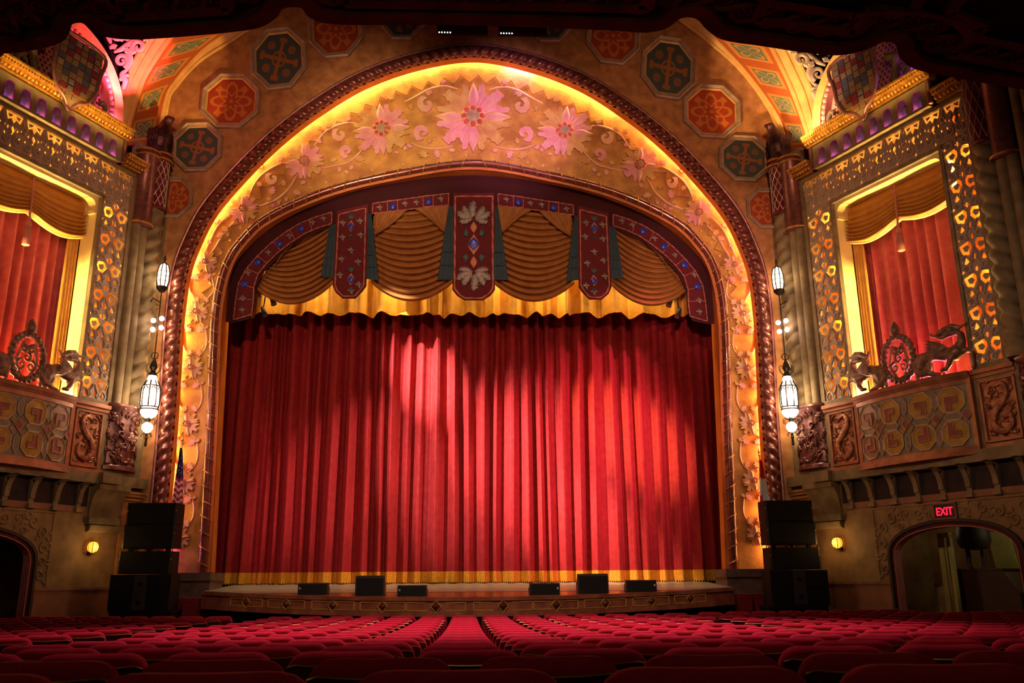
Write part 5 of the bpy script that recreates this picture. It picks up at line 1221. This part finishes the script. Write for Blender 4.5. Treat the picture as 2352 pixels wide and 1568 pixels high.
def frame(pts, w=.09):
    g = MB(); P = [pz(u, v, ZS+.03) for u, v in pts]
    for a, b in zip(P, P[1:]): g.bar(a, b, w, .05)
    g.build('panel_moulding', 'soffit', so, False)
frame([(230,-60),(275,36),(525,20),(500,-60)]); frame([(760,-60),(790,4),(1480,16),(1500,-60)]); frame([(1790,-60),(1735,42),(1960,72),(2000,20),(2090,34),(2130,-40)]); frame([(2230,-40),(2180,30),(2260,60),(2185,120),(2420,165)]); frame([(-60,25),(35,75),(-40,110)])
# LED bars hung below the balcony edge
for (u0, u1, v0, v1) in ((1003,1120,57,76), (1145,1256,58,78)):
    Yb = ep[210].y+.12; a, b = px(u0, v1, Yb), px(u1, v0, Yb)
    t = thing('led_bar', 'black LED light bar with five white dots hung under balcony edge', 'stage light', ((a.x+b.x)/2, Yb, a.z), 'LED bars under the balcony edge')
    g = MB(); g.box((a.x, Yb, a.z), (b.x, Yb+.03, b.z)); g.build('housing', 'blackbox', t, False)
    g = MB(); g.box((a.x-.006, Yb-.004, a.z), (a.x, Yb+.02, b.z)); g.build('end_plate', 'steel', t, False)
    for k in range(5): 
        g = MB(); g.ball((a.x+.02+.022*k, Yb-.002, a.z+.006), .0055, 8); g.build('led', 'ledwhite', t)
    g = MB(); g.tube([Vector(((a.x+b.x)/2, Yb+.015, b.z)), Vector(((a.x+b.x)/2, Yb+.015, ZS+.4))], .012, 6); g.build('hanger', 'iron', t)
# ================================================================== seats
def seat_meshes():
    W_, H0, H1 = .525, .40, 1.0
    def topz(x):
        a = min(1, abs(x)/(W_/2)); return H1-.010*(1-a*a)-.16*(1-math.sqrt(max(0, 1-a**7)))
    lean = lambda z: -.14*(z-H0)
    prof = [(0.055, 0), (.062, .35), (.060, .7), (.056, .88), (.042, .965), (.015, 1.0), (-.02, 1.0), (-.045, .975), (-.055, .93), (-.055, .86)]
    xs_ = [-cos(pi*i/18) for i in range(19)]; g = MB()
    def f(a, b):
        q = xs_[int(a*18+.5)]; x = W_/2*q; i = int(b*(len(prof)-1)+.5); y, h = prof[i]
        z = H0+(topz(x)-H0)*h; ex = math.sqrt(max(0, 1-abs(q)**10))*.85+.15
        return Vector((x, y*ex+lean(z)-.02*(1-q*q)*(1 if y < 0 else .4), z))
    g.grid(f, 19, len(prof)); back = g.mesh('backrest', 'seatred', True, 180)
    pt = lambda x: .928+.014*(2*x/W_)**2-.05*max(0, abs(2*x/W_)-.80)*2.2
    g = MB(); g.grid(lambda a, b: (lambda x, z: Vector((x, lean(z)-.060-.022*(1-(2*x/W_)**2), z)))((-W_/2+.012)+(W_-.024)*a, .16+(pt(-W_/2+W_*a)-.16)*b), 13, 3); panel = g.mesh('back_panel', 'seatback', True, 180)
    g = MB(); g.tube([(lambda x: Vector((x, lean(pt(x))-.064-.022*(1-(2*x/W_)**2), pt(x))))(-W_/2+.02+(W_-.04)*i/14) for i in range(15)], .005, 5); trim = g.mesh('brass_trim', 'brass')
    g = MB(); g.grid(lambda a, b: Vector(((-.24+.48*a), .06+.40*b, .44+.03*sin(pi*a)*1+.05*sin(pi*min(1, b*1.1))**.5)), 8, 7); g.grid(lambda a, b: Vector(((-.24+.48*a), .06+.40*b, .37)), 2, 2); cush = g.mesh('seat_cushion', 'seatred')
    g = MB(); g.box((W_/2+.004, -.0, 0), (W_/2+.034, .34, .62)); std = g.mesh('standard', 'seatframe', False)
    g = MB(); g.box((W_/2-.01, .0, .62), (W_/2+.04, .34, .66)); arm = g.mesh('armrest', 'seatframe', False)
    return [('backrest', back), ('back_panel', panel), ('brass_trim', trim), ('seat_cushion', cush), ('standard', std), ('armrest', arm)]
SM = seat_meshes()
def vis(x, y): 
    d = Vector((x, y, fz(y)+.95))-CAM; zc = d.dot(_fw); 
    if zc < .2: return False
    u = 1176+F*d.dot(_R)/zc; return -150/ max(1, zc)*3-120 < u < 2472+450/max(1, zc)
seats = []
P_ = .575
for k, Y in enumerate((1.18, 2.22, 3.28, 4.34)):       # rear rows under the balcony
    off = .2 if k != 0 else .78
    if k == 2: off += P_*.5
    for i in range(-8, 9):
        x = off+i*P_
        if k == 0 and i < 0: continue
        if vis(x, Y): seats.append((x, Y+x*x/60, 'rear', math.atan(x/30), 3-k))
rowsY = [5.45+1.0*k for k in range(13)]
for k, Y in enumerate(rowsY):
    xb = 3.35+(Y-8)*.06; n = int(xb*2/P_); c0 = .2-.016*(Y-2.2)
    for i in range(n+1):
        x = c0+(i-n/2 if n % 2 == 0 else i-(n//2))*P_*1.02
        seats.append((x, Y+x*x/70, 'centre', math.atan(x/35), 12-k))
    for sg in (-1, 1):
        for i in range(12):
            x = sg*(xb+.95+i*P_); y = Y+.35+x*x/70
            if y > 5.5 and vis(x, y) and not (y > 17.6 and abs(x) > 9.2): seats.append((x, y, 'left' if sg < 0 else 'right', math.atan(x/22), 12-k))
ORD = ['first', 'second', 'third', 'fourth', 'fifth', 'sixth', 'seventh', 'eighth', 'ninth', 'tenth', 'eleventh', 'twelfth', 'thirteenth']
def seat_label(kind, row):
    o = ORD[row]
    if kind == 'rear': return ('dark red velvet seat with brass trim, shaded %s row behind the lit seats' % o, 'shaded rear seats, %s row behind the lit seats' % o)
    if kind == 'centre': return ('red velvet theatre seat in the lit centre block, %s row from the stage' % o, 'centre block seats, %s row from the stage' % o)
    sd = 'striped flag side' if kind == 'left' else 'exit sign side'
    return ('dim red velvet seat, side block, %s, %s row from stage' % (sd, o), 'side block seats, %s, %s row from the stage' % (sd, o))
seats.sort(key=lambda s: s[1]); rest = MB()
for j, (x, y, kind, rz, row) in enumerate(seats):
    lab = seat_label(kind, row)
    if j < 300:
        t = bpy.data.objects.new('theatre_seat', None); COL.objects.link(t); t.empty_display_size = .2; t.location = (x, y, fz(y)-.005); t.rotation_euler = (0, 0, -rz)
        tag(t, lab[0], 'seat', lab[1])
        for nm, me in SM:
            o = bpy.data.objects.new(nm, me); COL.objects.link(o); o.parent = t
    else:
        M4 = Matrix.Translation((x, y, fz(y)-.005)) @ Matrix.Rotation(-rz, 4, 'Z')
        for nm, me in SM[:1]: rest.add([M4 @ v.co for v in me.vertices], [tuple(p.vertices) for p in me.polygons])
if rest.v:
    o = rest.build('front_row_seats', 'seatred', None, True, 180); o['kind'] = 'stuff'; o['label'] = 'far red velvet seat backs of the front rows before the stage'; o['category'] = 'seats'
# ================================================================== loudspeakers
def bevbox(g, c, sx, sy, sz, b=.02):
    x, y, z = c; pts = lambda k: [(x-sx/2+k*0, 0), (0, 0)]
    P = [(-sx/2+b, -sy/2), (sx/2-b, -sy/2), (sx/2, -sy/2+b), (sx/2, sy/2), (-sx/2, sy/2), (-sx/2, -sy/2+b)]
    g.prism([(x+a, y+d) for a, d in P], lambda a, d, h: Vector((a, d, h)), z-sz/2, z+sz/2)
for sg, Y in ((-1, 24.66), (1, 24.66)):
    loc = NEAR[sg]; cx = -8.66 if sg < 0 else 8.86
    for k, (z0, z1, w, what) in enumerate([(.52, 1.44, 1.62, 'sub'), (1.47, 2.05, 1.42, 'array'), (2.13, 2.75, 1.40, 'array'), (2.76, 3.33, 1.36, 'array')]):
        c = ((cx+sg*.03*(3-k)), Y, (z0+z1)/2)
        if what == 'sub':
            t = thing('subwoofer', 'wide black subwoofer at the foot of the speaker stack ' + loc, 'speaker', (c[0], c[1], z0))
            g = MB(); bevbox(g, c, w, .70, z1-z0); g.build('cabinet', 'blackbox', t, False)
            for qx in (-1, 1):
                for qz in (-1, 1):
                    g = MB(); g.box((c[0]+qx*.46-.27, Y-.37, c[2]+qz*.22-.19), (c[0]+qx*.46+.27, Y-.35, c[2]+qz*.22+.19)); g.build('grille', 'blackgrille', t, False)
            g = MB(); g.box((c[0]-.17, Y-.375, z0+.02), (c[0]+.17, Y-.35, z1-.02)); pn_ = g.build('centre_panel', 'greypanel', t, False)
            for qz in (-.24, .24):
                g = MB(); g.lathe([(.07, 0), (.07, .01), (.05, .02)], (0,0,0), 12); g.v = [Vector((c[0]+p.x, Y-.375-p.z, c[2]+qz+p.y)) for p in g.v]; g.build('port', 'blackgrille', pn_)
        else:
            pos = ('bottom', 'middle', 'top')[k-1]
            t = thing('line_array_speaker', 'black line array loudspeaker, %s one on the stack %s' % (pos, loc), 'speaker', (c[0], c[1], z0))
            g = MB(); bevbox(g, c, w, .60, z1-z0, .06); g.build('cabinet', 'blackbox', t, False)
            g = MB(); g.box((c[0]-w/2+.09, Y-.315, z0+.03), (c[0]+w/2-.09, Y-.30, z1-.03)); g.build('grille', 'blackgrille', t, False)
            for qx in (-1, 1):
                g = MB(); g.ball((c[0]+qx*(w/2-.03), Y-.27, c[2]+.08), .022, 8); g.build('indicator', 'peach', t)
            if k == 1:
                for qx in (-.5, 0, .5): g = MB(); g.box((c[0]+qx-.04, Y-.1, z1), (c[0]+qx+.04, Y+.1, z1+.085)); g.build('spacer', 'iron', t, False)
            if k > 1: pass
    pf_ = thing('speaker_platform', 'low black platform carrying the speaker stack ' + loc, 'platform', (cx, Y, -.45)); g = MB(); g.box((cx-.80, Y-.4, -.40), (cx+.80, Y+.42, .46)); g.build('platform_box', 'deepdark', pf_, False); g = MB(); g.box((cx-.82, Y-.42, .46), (cx+.82, Y+.44, .515)); g.build('platform_top', 'blackbox', pf_, False)
# stage wedges
for (u0, u1, v0, v1, big, side_) in ((683,752,1338,1365,0,1),(815,882,1321,1366,1,1),(912,980,1342,1367,0,1),(1217,1286,1339,1366,0,-1),(1329,1397,1319,1363,1,-1),(1440,1508,1334,1361,0,-1)):
    uc = (u0+u1)/2
    # stand on the raked apron
    Y = 22.9
    for _ in range(20):
        p = px(uc, v1, Y); Y += (dz(Y)-p.z)*-8*0 if False else 0
    x = px(uc, v1, 23.0).x; Y = lipY(x)+.35; a, b = px(u0, v1, Y), px(u1, v0, Y); zb = dz(Y)+.012; h = max(.24, b.z-a.z)
    lab = {683: 'low black stage monitor nearest the striped flag', 815: 'tall black stage monitor with brown top between low ones, striped flag side', 912: 'low black stage monitor beside tall one, striped flag side of centre',
           1217: 'low black stage monitor beside tall one, exit side of centre', 1329: 'tall black stage monitor with brown top between low ones, exit side', 1440: 'low black stage monitor nearest the white and red flag'}[u0]
    t = thing('stage_monitor', lab, 'speaker', ((a.x+b.x)/2, Y+.2, zb)); x0, x1 = a.x, b.x
    d = .42 if not big else .5; pr = [(Y, zb), (Y+.03, zb+h*.92), (Y+.09, zb+h), (Y+d*.55, zb+h), (Y+d, zb+h*.35), (Y+d, zb)]; m_ = len(pr)
    g = MB(); g.add([Vector((x0, y_, z_)) for y_, z_ in pr]+[Vector((x1, y_, z_)) for y_, z_ in pr], [tuple(range(m_)), tuple(reversed(range(m_, 2*m_)))]+[(i, (i+1) % m_, m_+(i+1) % m_, m_+i) for i in range(m_)]); g.build('cabinet', 'blackbox', t, False)
    g = MB(); g.add([Vector((x0+.03, Y-.012, zb+.03)), Vector((x1-.03, Y-.012, zb+.03)), Vector((x1-.03, Y+.012, zb+h*.88)), Vector((x0+.03, Y+.012, zb+h*.88)), Vector((x0+.03, Y+.02, zb+.03)), Vector((x1-.03, Y+.02, zb+.03)), Vector((x1-.03, Y+.04, zb+h*.88)), Vector((x0+.03, Y+.04, zb+h*.88))], [(0,1,2,3),(4,7,6,5),(0,4,5,1),(1,5,6,2),(2,6,7,3),(3,7,4,0)]); g.build('grille', 'blackgrille', t, False)
    if big:
        g = MB(); g.box((x0+.005, Y+.08, zb+h), (x1-.005, Y+d*.55, zb+h+.012)); g.build('top_board', 'brownedge', t, False)
    else:
        xs_ = x0+.06 if side_ > 0 else x1-.06; g = MB(); g.box((xs_-.018, Y-.02, zb+h*.45), (xs_+.018, Y+.0, zb+h*.62)); g.build('label_plate', 'whitelabel', t, False)
    g = MB(); g.box((x1 if side_ > 0 else x0-.02, Y+.06, zb+.02), (x1+.02 if side_ > 0 else x0, Y+d*.8, zb+h*.6)); g.build('side_cheek', 'brownedge', t, False)
# ================================================================== flags
def flag(sg, label):
    p0 = px(419, 1012, 25.4) if sg < 0 else px(1743, 1040, 25.4); x = p0.x; zt = p0.z; Y = 25.4; zb = .822
    t = thing('flag', label, 'flag', (x, Y, zb))
    g = MB(); g.lathe([(.22, 0), (.22, .04), (.12, .08), (.04, .12), (.04, .2)], (x, Y, zb), 16); g.build('stand', 'brass', t)
    g = MB(); g.tube([Vector((x, Y, zb+.1)), Vector((x, Y, zt-.1))], .018, 8); g.build('pole', 'brass', t)
    g = MB(); g.lathe([(.02,-.1),(.035,-.06),(.015,-.02),(.04,.03),(.015,.1),(.004,.14)], (x, Y, zt), 10); g.build('finial', 'giltline', t)
    top = zt-.22; Hh = 1.75
    def cl(a, b):      # a across (folded), b down
        w = .05+.26*b**.8; y = Y-.03-.06*abs(sin(a*3.2*pi))-.02
        return Vector((x+(-.35 if sg < 0 else -.55)*0+(a-.35)*w*1.2, y, top-Hh*b-.10*a*b+.06*sin(a*3*pi)*b))
    if sg < 0:
        n_ = 24; g1 = MB(); g1.grid(lambda a, b: cl(a, b*.48), 26, 12); c1 = g1.build('canton', 'flagblue', t, True, 180)
        for k in range(11):
            b0, b1 = .48+.52*k/11, .48+.52*(k+1)/11
            g1 = MB(); g1.grid(lambda a, b: cl(a, b0+(b1-b0)*b), 26, 3); g1.build('stripe', 'flagred' if k % 2 == 0 else 'flagwhite', t, True, 180)
        for (a, b) in ((.2,.2),(.5,.28),(.35,.36),(.7,.4),(.15,.42),(.6,.16),(.85,.32)):
            q = cl(a, b*1.0); g1 = MB(); g1.ball(q+Vector((0, -.012, 0)), .014, 5, (1, .4, 1)); g1.build('star', 'flagwhite', c1)
    else:
        g1 = MB(); g1.grid(lambda a, b: cl(a, .30+.70*b), 26, 14); g1.build('white_field', 'flagwhite', t, True, 180)
        g1 = MB(); g1.grid(lambda a, b: cl(a, .30*b), 26, 8); g1.build('red_corner', 'flagred', t, True, 180)
        g1 = MB(); g1.grid(lambda a, b: cl(.55+.45*a, .72+.28*b)+Vector((0, -.012, 0)), 12, 6); g1.build('red_arm', 'flagred', t, True, 180)
        g1 = MB(); g1.grid(lambda a, b: cl(.0+.22*a, .60+.22*b)+Vector((0, -.012, 0)), 8, 4); g1.build('red_arm', 'flagred', t, True, 180)
    g1 = MB(); g1.tube([cl(i/24, 1.0) for i in range(25)], .025, 6); g1.build('gold_fringe', 'flaggold', t)
flag(-1, 'red and white striped flag with starred blue canton furled on pole')
flag(1, 'white flag with red cross arms furled on pole beside black speakers')
# ================================================================== hanging wall lanterns
for sg in (-1, 1):
    loc = NEAR[sg]; x, Y = (9.42, 25.1) if sg > 0 else (-9.30, 25.1)
    t = thing('hanging_lantern', 'tall lit wrought iron lantern hanging by column and stage arch ' + loc, 'lantern', (x, Y, 5.2))
    g = MB(); g.tube([Vector((x, Y, 9.7)), Vector((x, Y, 8.6)), Vector((x, Y, 7.55))], .018, 6); g.tube([Vector((x+.10*cos(a), Y, 7.66+.10*sin(a))) for a in [i*2*pi/12 for i in range(12)]], .014, 5, closed=True)
    g.tube([Vector((x, Y, 9.3)), Vector((x+sg*.25, Y+.05, 9.45)), Vector((x+sg*.42, Y+.1, 9.2))], .02, 6); g.tube([Vector((x+sg*.05+.07*cos(a)*sg, Y, 9.05+.2*a/6)) for a in [i*.5 for i in range(14)]], .01, 4); g.build('rod', 'iron', t)
    g = MB(); g.lathe([(.06,9.62),(.16,9.72),(.17,9.78),(.14,9.80)], (x, Y, 0), 12); g.build('upper_cup', 'iron', t)
    g = MB(); g.lathe([(.13,9.80),(.17,9.95),(.17,10.25),(.12,10.45),(.05,10.52)], (x, Y, 0), 12); ug = g.build('upper_glass', 'glow', t)
    g = MB()
    for k in range(8):
        a = k*pi/4; g.tube([Vector((x+r_*cos(a), Y+r_*sin(a), z_)) for r_, z_ in ((.14,9.78),(.18,9.95),(.18,10.25),(.13,10.46),(.03,10.56))], .016, 4)
    for z_, r_ in ((9.95,.182),(10.1,.182),(10.25,.182)): g.tube([Vector((x+r_*cos(a), Y+r_*sin(a), z_)) for a in [i*2*pi/16 for i in range(16)]], .009, 4, closed=True)
    g.lathe([(.03,10.5),(.02,10.6),(.05,10.66),(.01,10.8)], (x, Y, 0), 8); g.build('upper_cage', 'iron', t)
    for qx, qz in ((-.12,8.44),(.12,8.50),(-.13,8.72),(.11,8.78)):
        g = MB(); g.ball((x+qx, Y-.05, qz), .075, 12); g.build('globe_bulb', 'glowbulb', t)
    g = MB(); g.bar((x-.12, Y, 8.6), (x+.12, Y, 8.64), .02, .02); g.bar((x, Y, 8.4), (x, Y, 8.85), .02, .02); g.build('globe_arm', 'iron', t)
    g = MB(); g.lathe([(.03,7.55),(.09,7.42),(.12,7.30),(.06,7.20),(.10,7.12),(.15,7.05)], (x, Y, 0), 10)
    for k in range(6): a = k*pi/3; g.tube([Vector((x+r_*cos(a), Y+r_*sin(a), z_)) for r_, z_ in ((.08,7.1),(.2,7.2),(.22,7.34),(.14,7.4))], .012, 4)
    g.build('crown', 'iron', t)
    g = MB(); g.lathe([(.08,7.12),(.13,7.0),(.16,6.86)], (x, Y, 0), 12); g.build('neck_glass', 'glow', t)
    g = MB(); g.lathe([(.17,6.84),(.23,6.72),(.25,6.55),(.25,6.20),(.22,6.12)], (x, Y, 0), 12); g.build('drum_glass', 'glow', t)
    g = MB()
    for k in range(8):
        a = k*pi/4+.2; g.tube([Vector((x+r_*cos(a), Y+r_*sin(a), z_)) for r_, z_ in ((.15,6.9),(.235,6.74),(.26,6.55),(.26,6.2),(.23,6.1))], .02, 4)
        a2 = a+pi/8; g.tube([Vector((x+.262*cos(a2+(.2*cos(q))), Y+.262*sin(a2+(.2*cos(q))), 6.62+.08*sin(q))) for q in [i*pi/8 for i in range(9)]], .014, 4)
    for z_, r_ in ((6.12,.245),(6.05,.25),(6.74,.24)): g.tube([Vector((x+r_*cos(a), Y+r_*sin(a), z_)) for a in [i*2*pi/20 for i in range(20)]], .018, 5, closed=True)
    g.build('drum_cage', 'iron', t)
    g = MB(); g.lathe([(.23,6.04),(.24,5.96),(.18,5.86),(.08,5.80)], (x, Y, 0), 14); g.build('bowl_glass', 'glow', t)
    g = MB(); g.lathe([(.06,5.80),(.10,5.76),(.04,5.70)], (x, Y, 0), 10)
    for k in range(6): a = k*pi/3; g.tube([Vector((x+r_*cos(a), Y+r_*sin(a), z_)) for r_, z_ in ((.05,5.72),(.17,5.80),(.24,5.74),(.22,5.62))], .012, 4)
    g.build('bowl_leaves', 'iron', t)
    g = MB(); g.lathe([(.06,5.68),(.15,5.60),(.16,5.50),(.09,5.40),(.03,5.36)], (x, Y, 0), 12); g.build('lower_bowl', 'glow', t)
    g = MB(); g.lathe([(.04,5.36),(.02,5.30),(.05,5.22),(.03,5.18),(.045,5.02),(.01,4.98)], (x, Y, 0), 8)
    for k in range(6): a = k*pi/3; g.tube([Vector((x+r_*cos(a), Y+r_*sin(a), z_)) for r_, z_ in ((.04,5.38),(.12,5.36),(.16,5.26))], .01, 4)
    g.build('pendant', 'iron', t)
    for z_, w_ in ((6.4, 34), (7.4, 14), (8.6, 14), (10.1, 16), (5.4, 10)): point((x+sg*.02, Y+.46, z_), w_, (1, .70, .36), .1, 'lantern_lamp')
    point((x-sg*.1, Y-.45, 6.45), 60, (1, .74, .46), .12, 'lantern_lamp'); point((x-sg*.05, Y-.32, 10.1), 16, (1, .74, .46), .1, 'lantern_lamp'); point((x-sg*.0, Y-.3, 8.6), 12, (1, .72, .55), .1, 'lantern_lamp'); point((x-sg*.05, Y-.3, 5.5), 8, (1, .74, .46), .08, 'lantern_lamp')
# ================================================================== exit sign
t = thing('exit_sign', 'lit red EXIT sign above the arched doorway', 'sign', WP(1, 3.62, 0, 2.62))
XR = lambda p: WP(1, p.x, p.y, p.z)
g = MB(XR); g.box((3.33, 0, 2.62), (3.91, .07, 2.96)); g.build('sign_box', 'blackbox', t, False)
g = MB(XR)
for s0, s1, z0, z1 in ((3.30,3.94,2.955,2.985),(3.30,3.94,2.595,2.625),(3.30,3.33,2.6,2.98),(3.91,3.94,2.6,2.98)): g.box((s0, 0, z0), (s1, .085, z1))
g.build('sign_frame', 'lippanel', t, False)
fc = bpy.data.curves.new('letters', 'FONT'); fc.body = 'EXIT'; fc.size = .30; fc.extrude = .006; fc.offset = .004; fc.space_character = .95
ob = bpy.data.objects.new('letters', fc); me = bpy.data.meshes.new_from_object(ob); bpy.data.objects.remove(ob)
xs_ = [v.co.x for v in me.vertices]; x0, x1 = min(xs_), max(xs_)
for v in me.vertices: v.co = WP(1, 3.39+(v.co.x-x0)/(x1-x0)*.46, .076+v.co.z, 2.69+v.co.y*.9)
me.materials.append(MATS['exitred']); put('lettering', me, t)
point(WP(1, 3.66, .35, 2.8), .5, (1, .05, .1), .05, 'exit_glow')
# ================================================================== inside the doorway on the exit side
t = thing('passage_post', 'pale painted timber door frame standing inside the exit doorway', 'door frame', WP(1, 2.6, -1.1, -.5))
g = MB(XR); g.box((2.40, -1.2, -.6), (2.54, -1.08, 2.3)); g.build('post', 'palewood', t, False); g = MB(XR); g.box((2.66, -1.22, -.6), (2.74, -1.1, 2.3)); g.build('post', 'palewood', t, False); g = MB(XR); g.box((2.40, -1.22, 2.22), (2.74, -1.08, 2.34)); g.build('lintel', 'palewood', t, False)
t = thing('console_cabinet', 'dark wooden cabinet with sloped side inside the exit doorway', 'cabinet', WP(1, 3.2, -1.8, -.5))
g = MB(XR); g.prism([(2.42,-.6),(4.1,-.6),(4.1,.85),(3.72,1.38),(2.42,1.38)], lambda x, y, h: Vector((x, h, y)), -2.3, -1.6); g.build('body', 'console', t, False); g = MB(XR); g.box((2.38, -2.32, 1.38), (3.76, -1.57, 1.43)); g.build('top', 'console', t, False)
t = thing('draped_stand', 'dark draped form on two legs atop the cabinet inside exit doorway', 'stand', WP(1, 2.9, -1.9, 1.43))
for s in (2.62, 3.05): g = MB(XR); g.tube([Vector((s, -1.9, 1.43)), Vector((s, -1.9, 2.0))], .06, 8); g.lathe([(.12, 1.43), (.06, 1.5)], (s, -1.9, 0), 8); g.build('leg', 'doordark', t)
g = MB(XR); g.lathe([(.1,1.9),(.34,1.96),(.42,2.12),(.40,2.36),(.34,2.6),(.1,2.66)], (2.84, -1.9, 0), 14); g.build('shade', 'doordark', t)
t = thing('wall_panel', 'pale green panel on the back wall of the passage behind exit doorway', 'panel', WP(1, 3, -2.88, 1.1))
g = MB(XR); g.prism([(2.7,1.15),(3.35,1.15),(3.15,2.38),(2.55,2.38)], lambda x, y, h: Vector((x, h, y)), -2.9, -2.86); g.build('panel_board', 'palewood', t, False)
point(WP(1, 4.4, -2.2, 2.6), 14, (.85, .85, .5), .15, 'passage_fill'); point(WP(1, 1.6, -1.6, 2.6), 5, (1, .7, .4), .15, 'passage_fill')  # added fill lights for the passage, no lamp known there
# ================================================================== little stage lamps behind the valance ends
for sg in (1, -1):
    for k, (u, v, a) in enumerate(((606,716,-.5),(626,690,-.7))):
        p = pxm(u, v, 27.05, sg); t = thing('stage_lamp', 'small black stage lamp hung beside the gold border curtain', 'stage light', (p.x, p.y, p.z), 'lamps at the ends of the gold border curtain')
        d = Vector((-.45*sg*-1, -.3, -1)).normalized(); X_ = d.cross(Vector((0, 1, 0))).normalized(); Y_ = d.cross(X_)
        g = MB(); g.lathe([(.05,-.2),(.07,-.1),(.08,.08),(.10,.16)], p, 12, (X_, Y_, d)); g.build('can', 'blackbox', t); g = MB(); g.lathe([(.085,.150),(.085,.165)], p, 12, (X_, Y_, d)); g.build('lens', 'steel', t)
        g = MB(); g.tube([p-d*.1, p+Vector((0, .05, .5)), p+Vector((0, .1, 1.2))], .02, 6); g.build('yoke', 'iron', t)
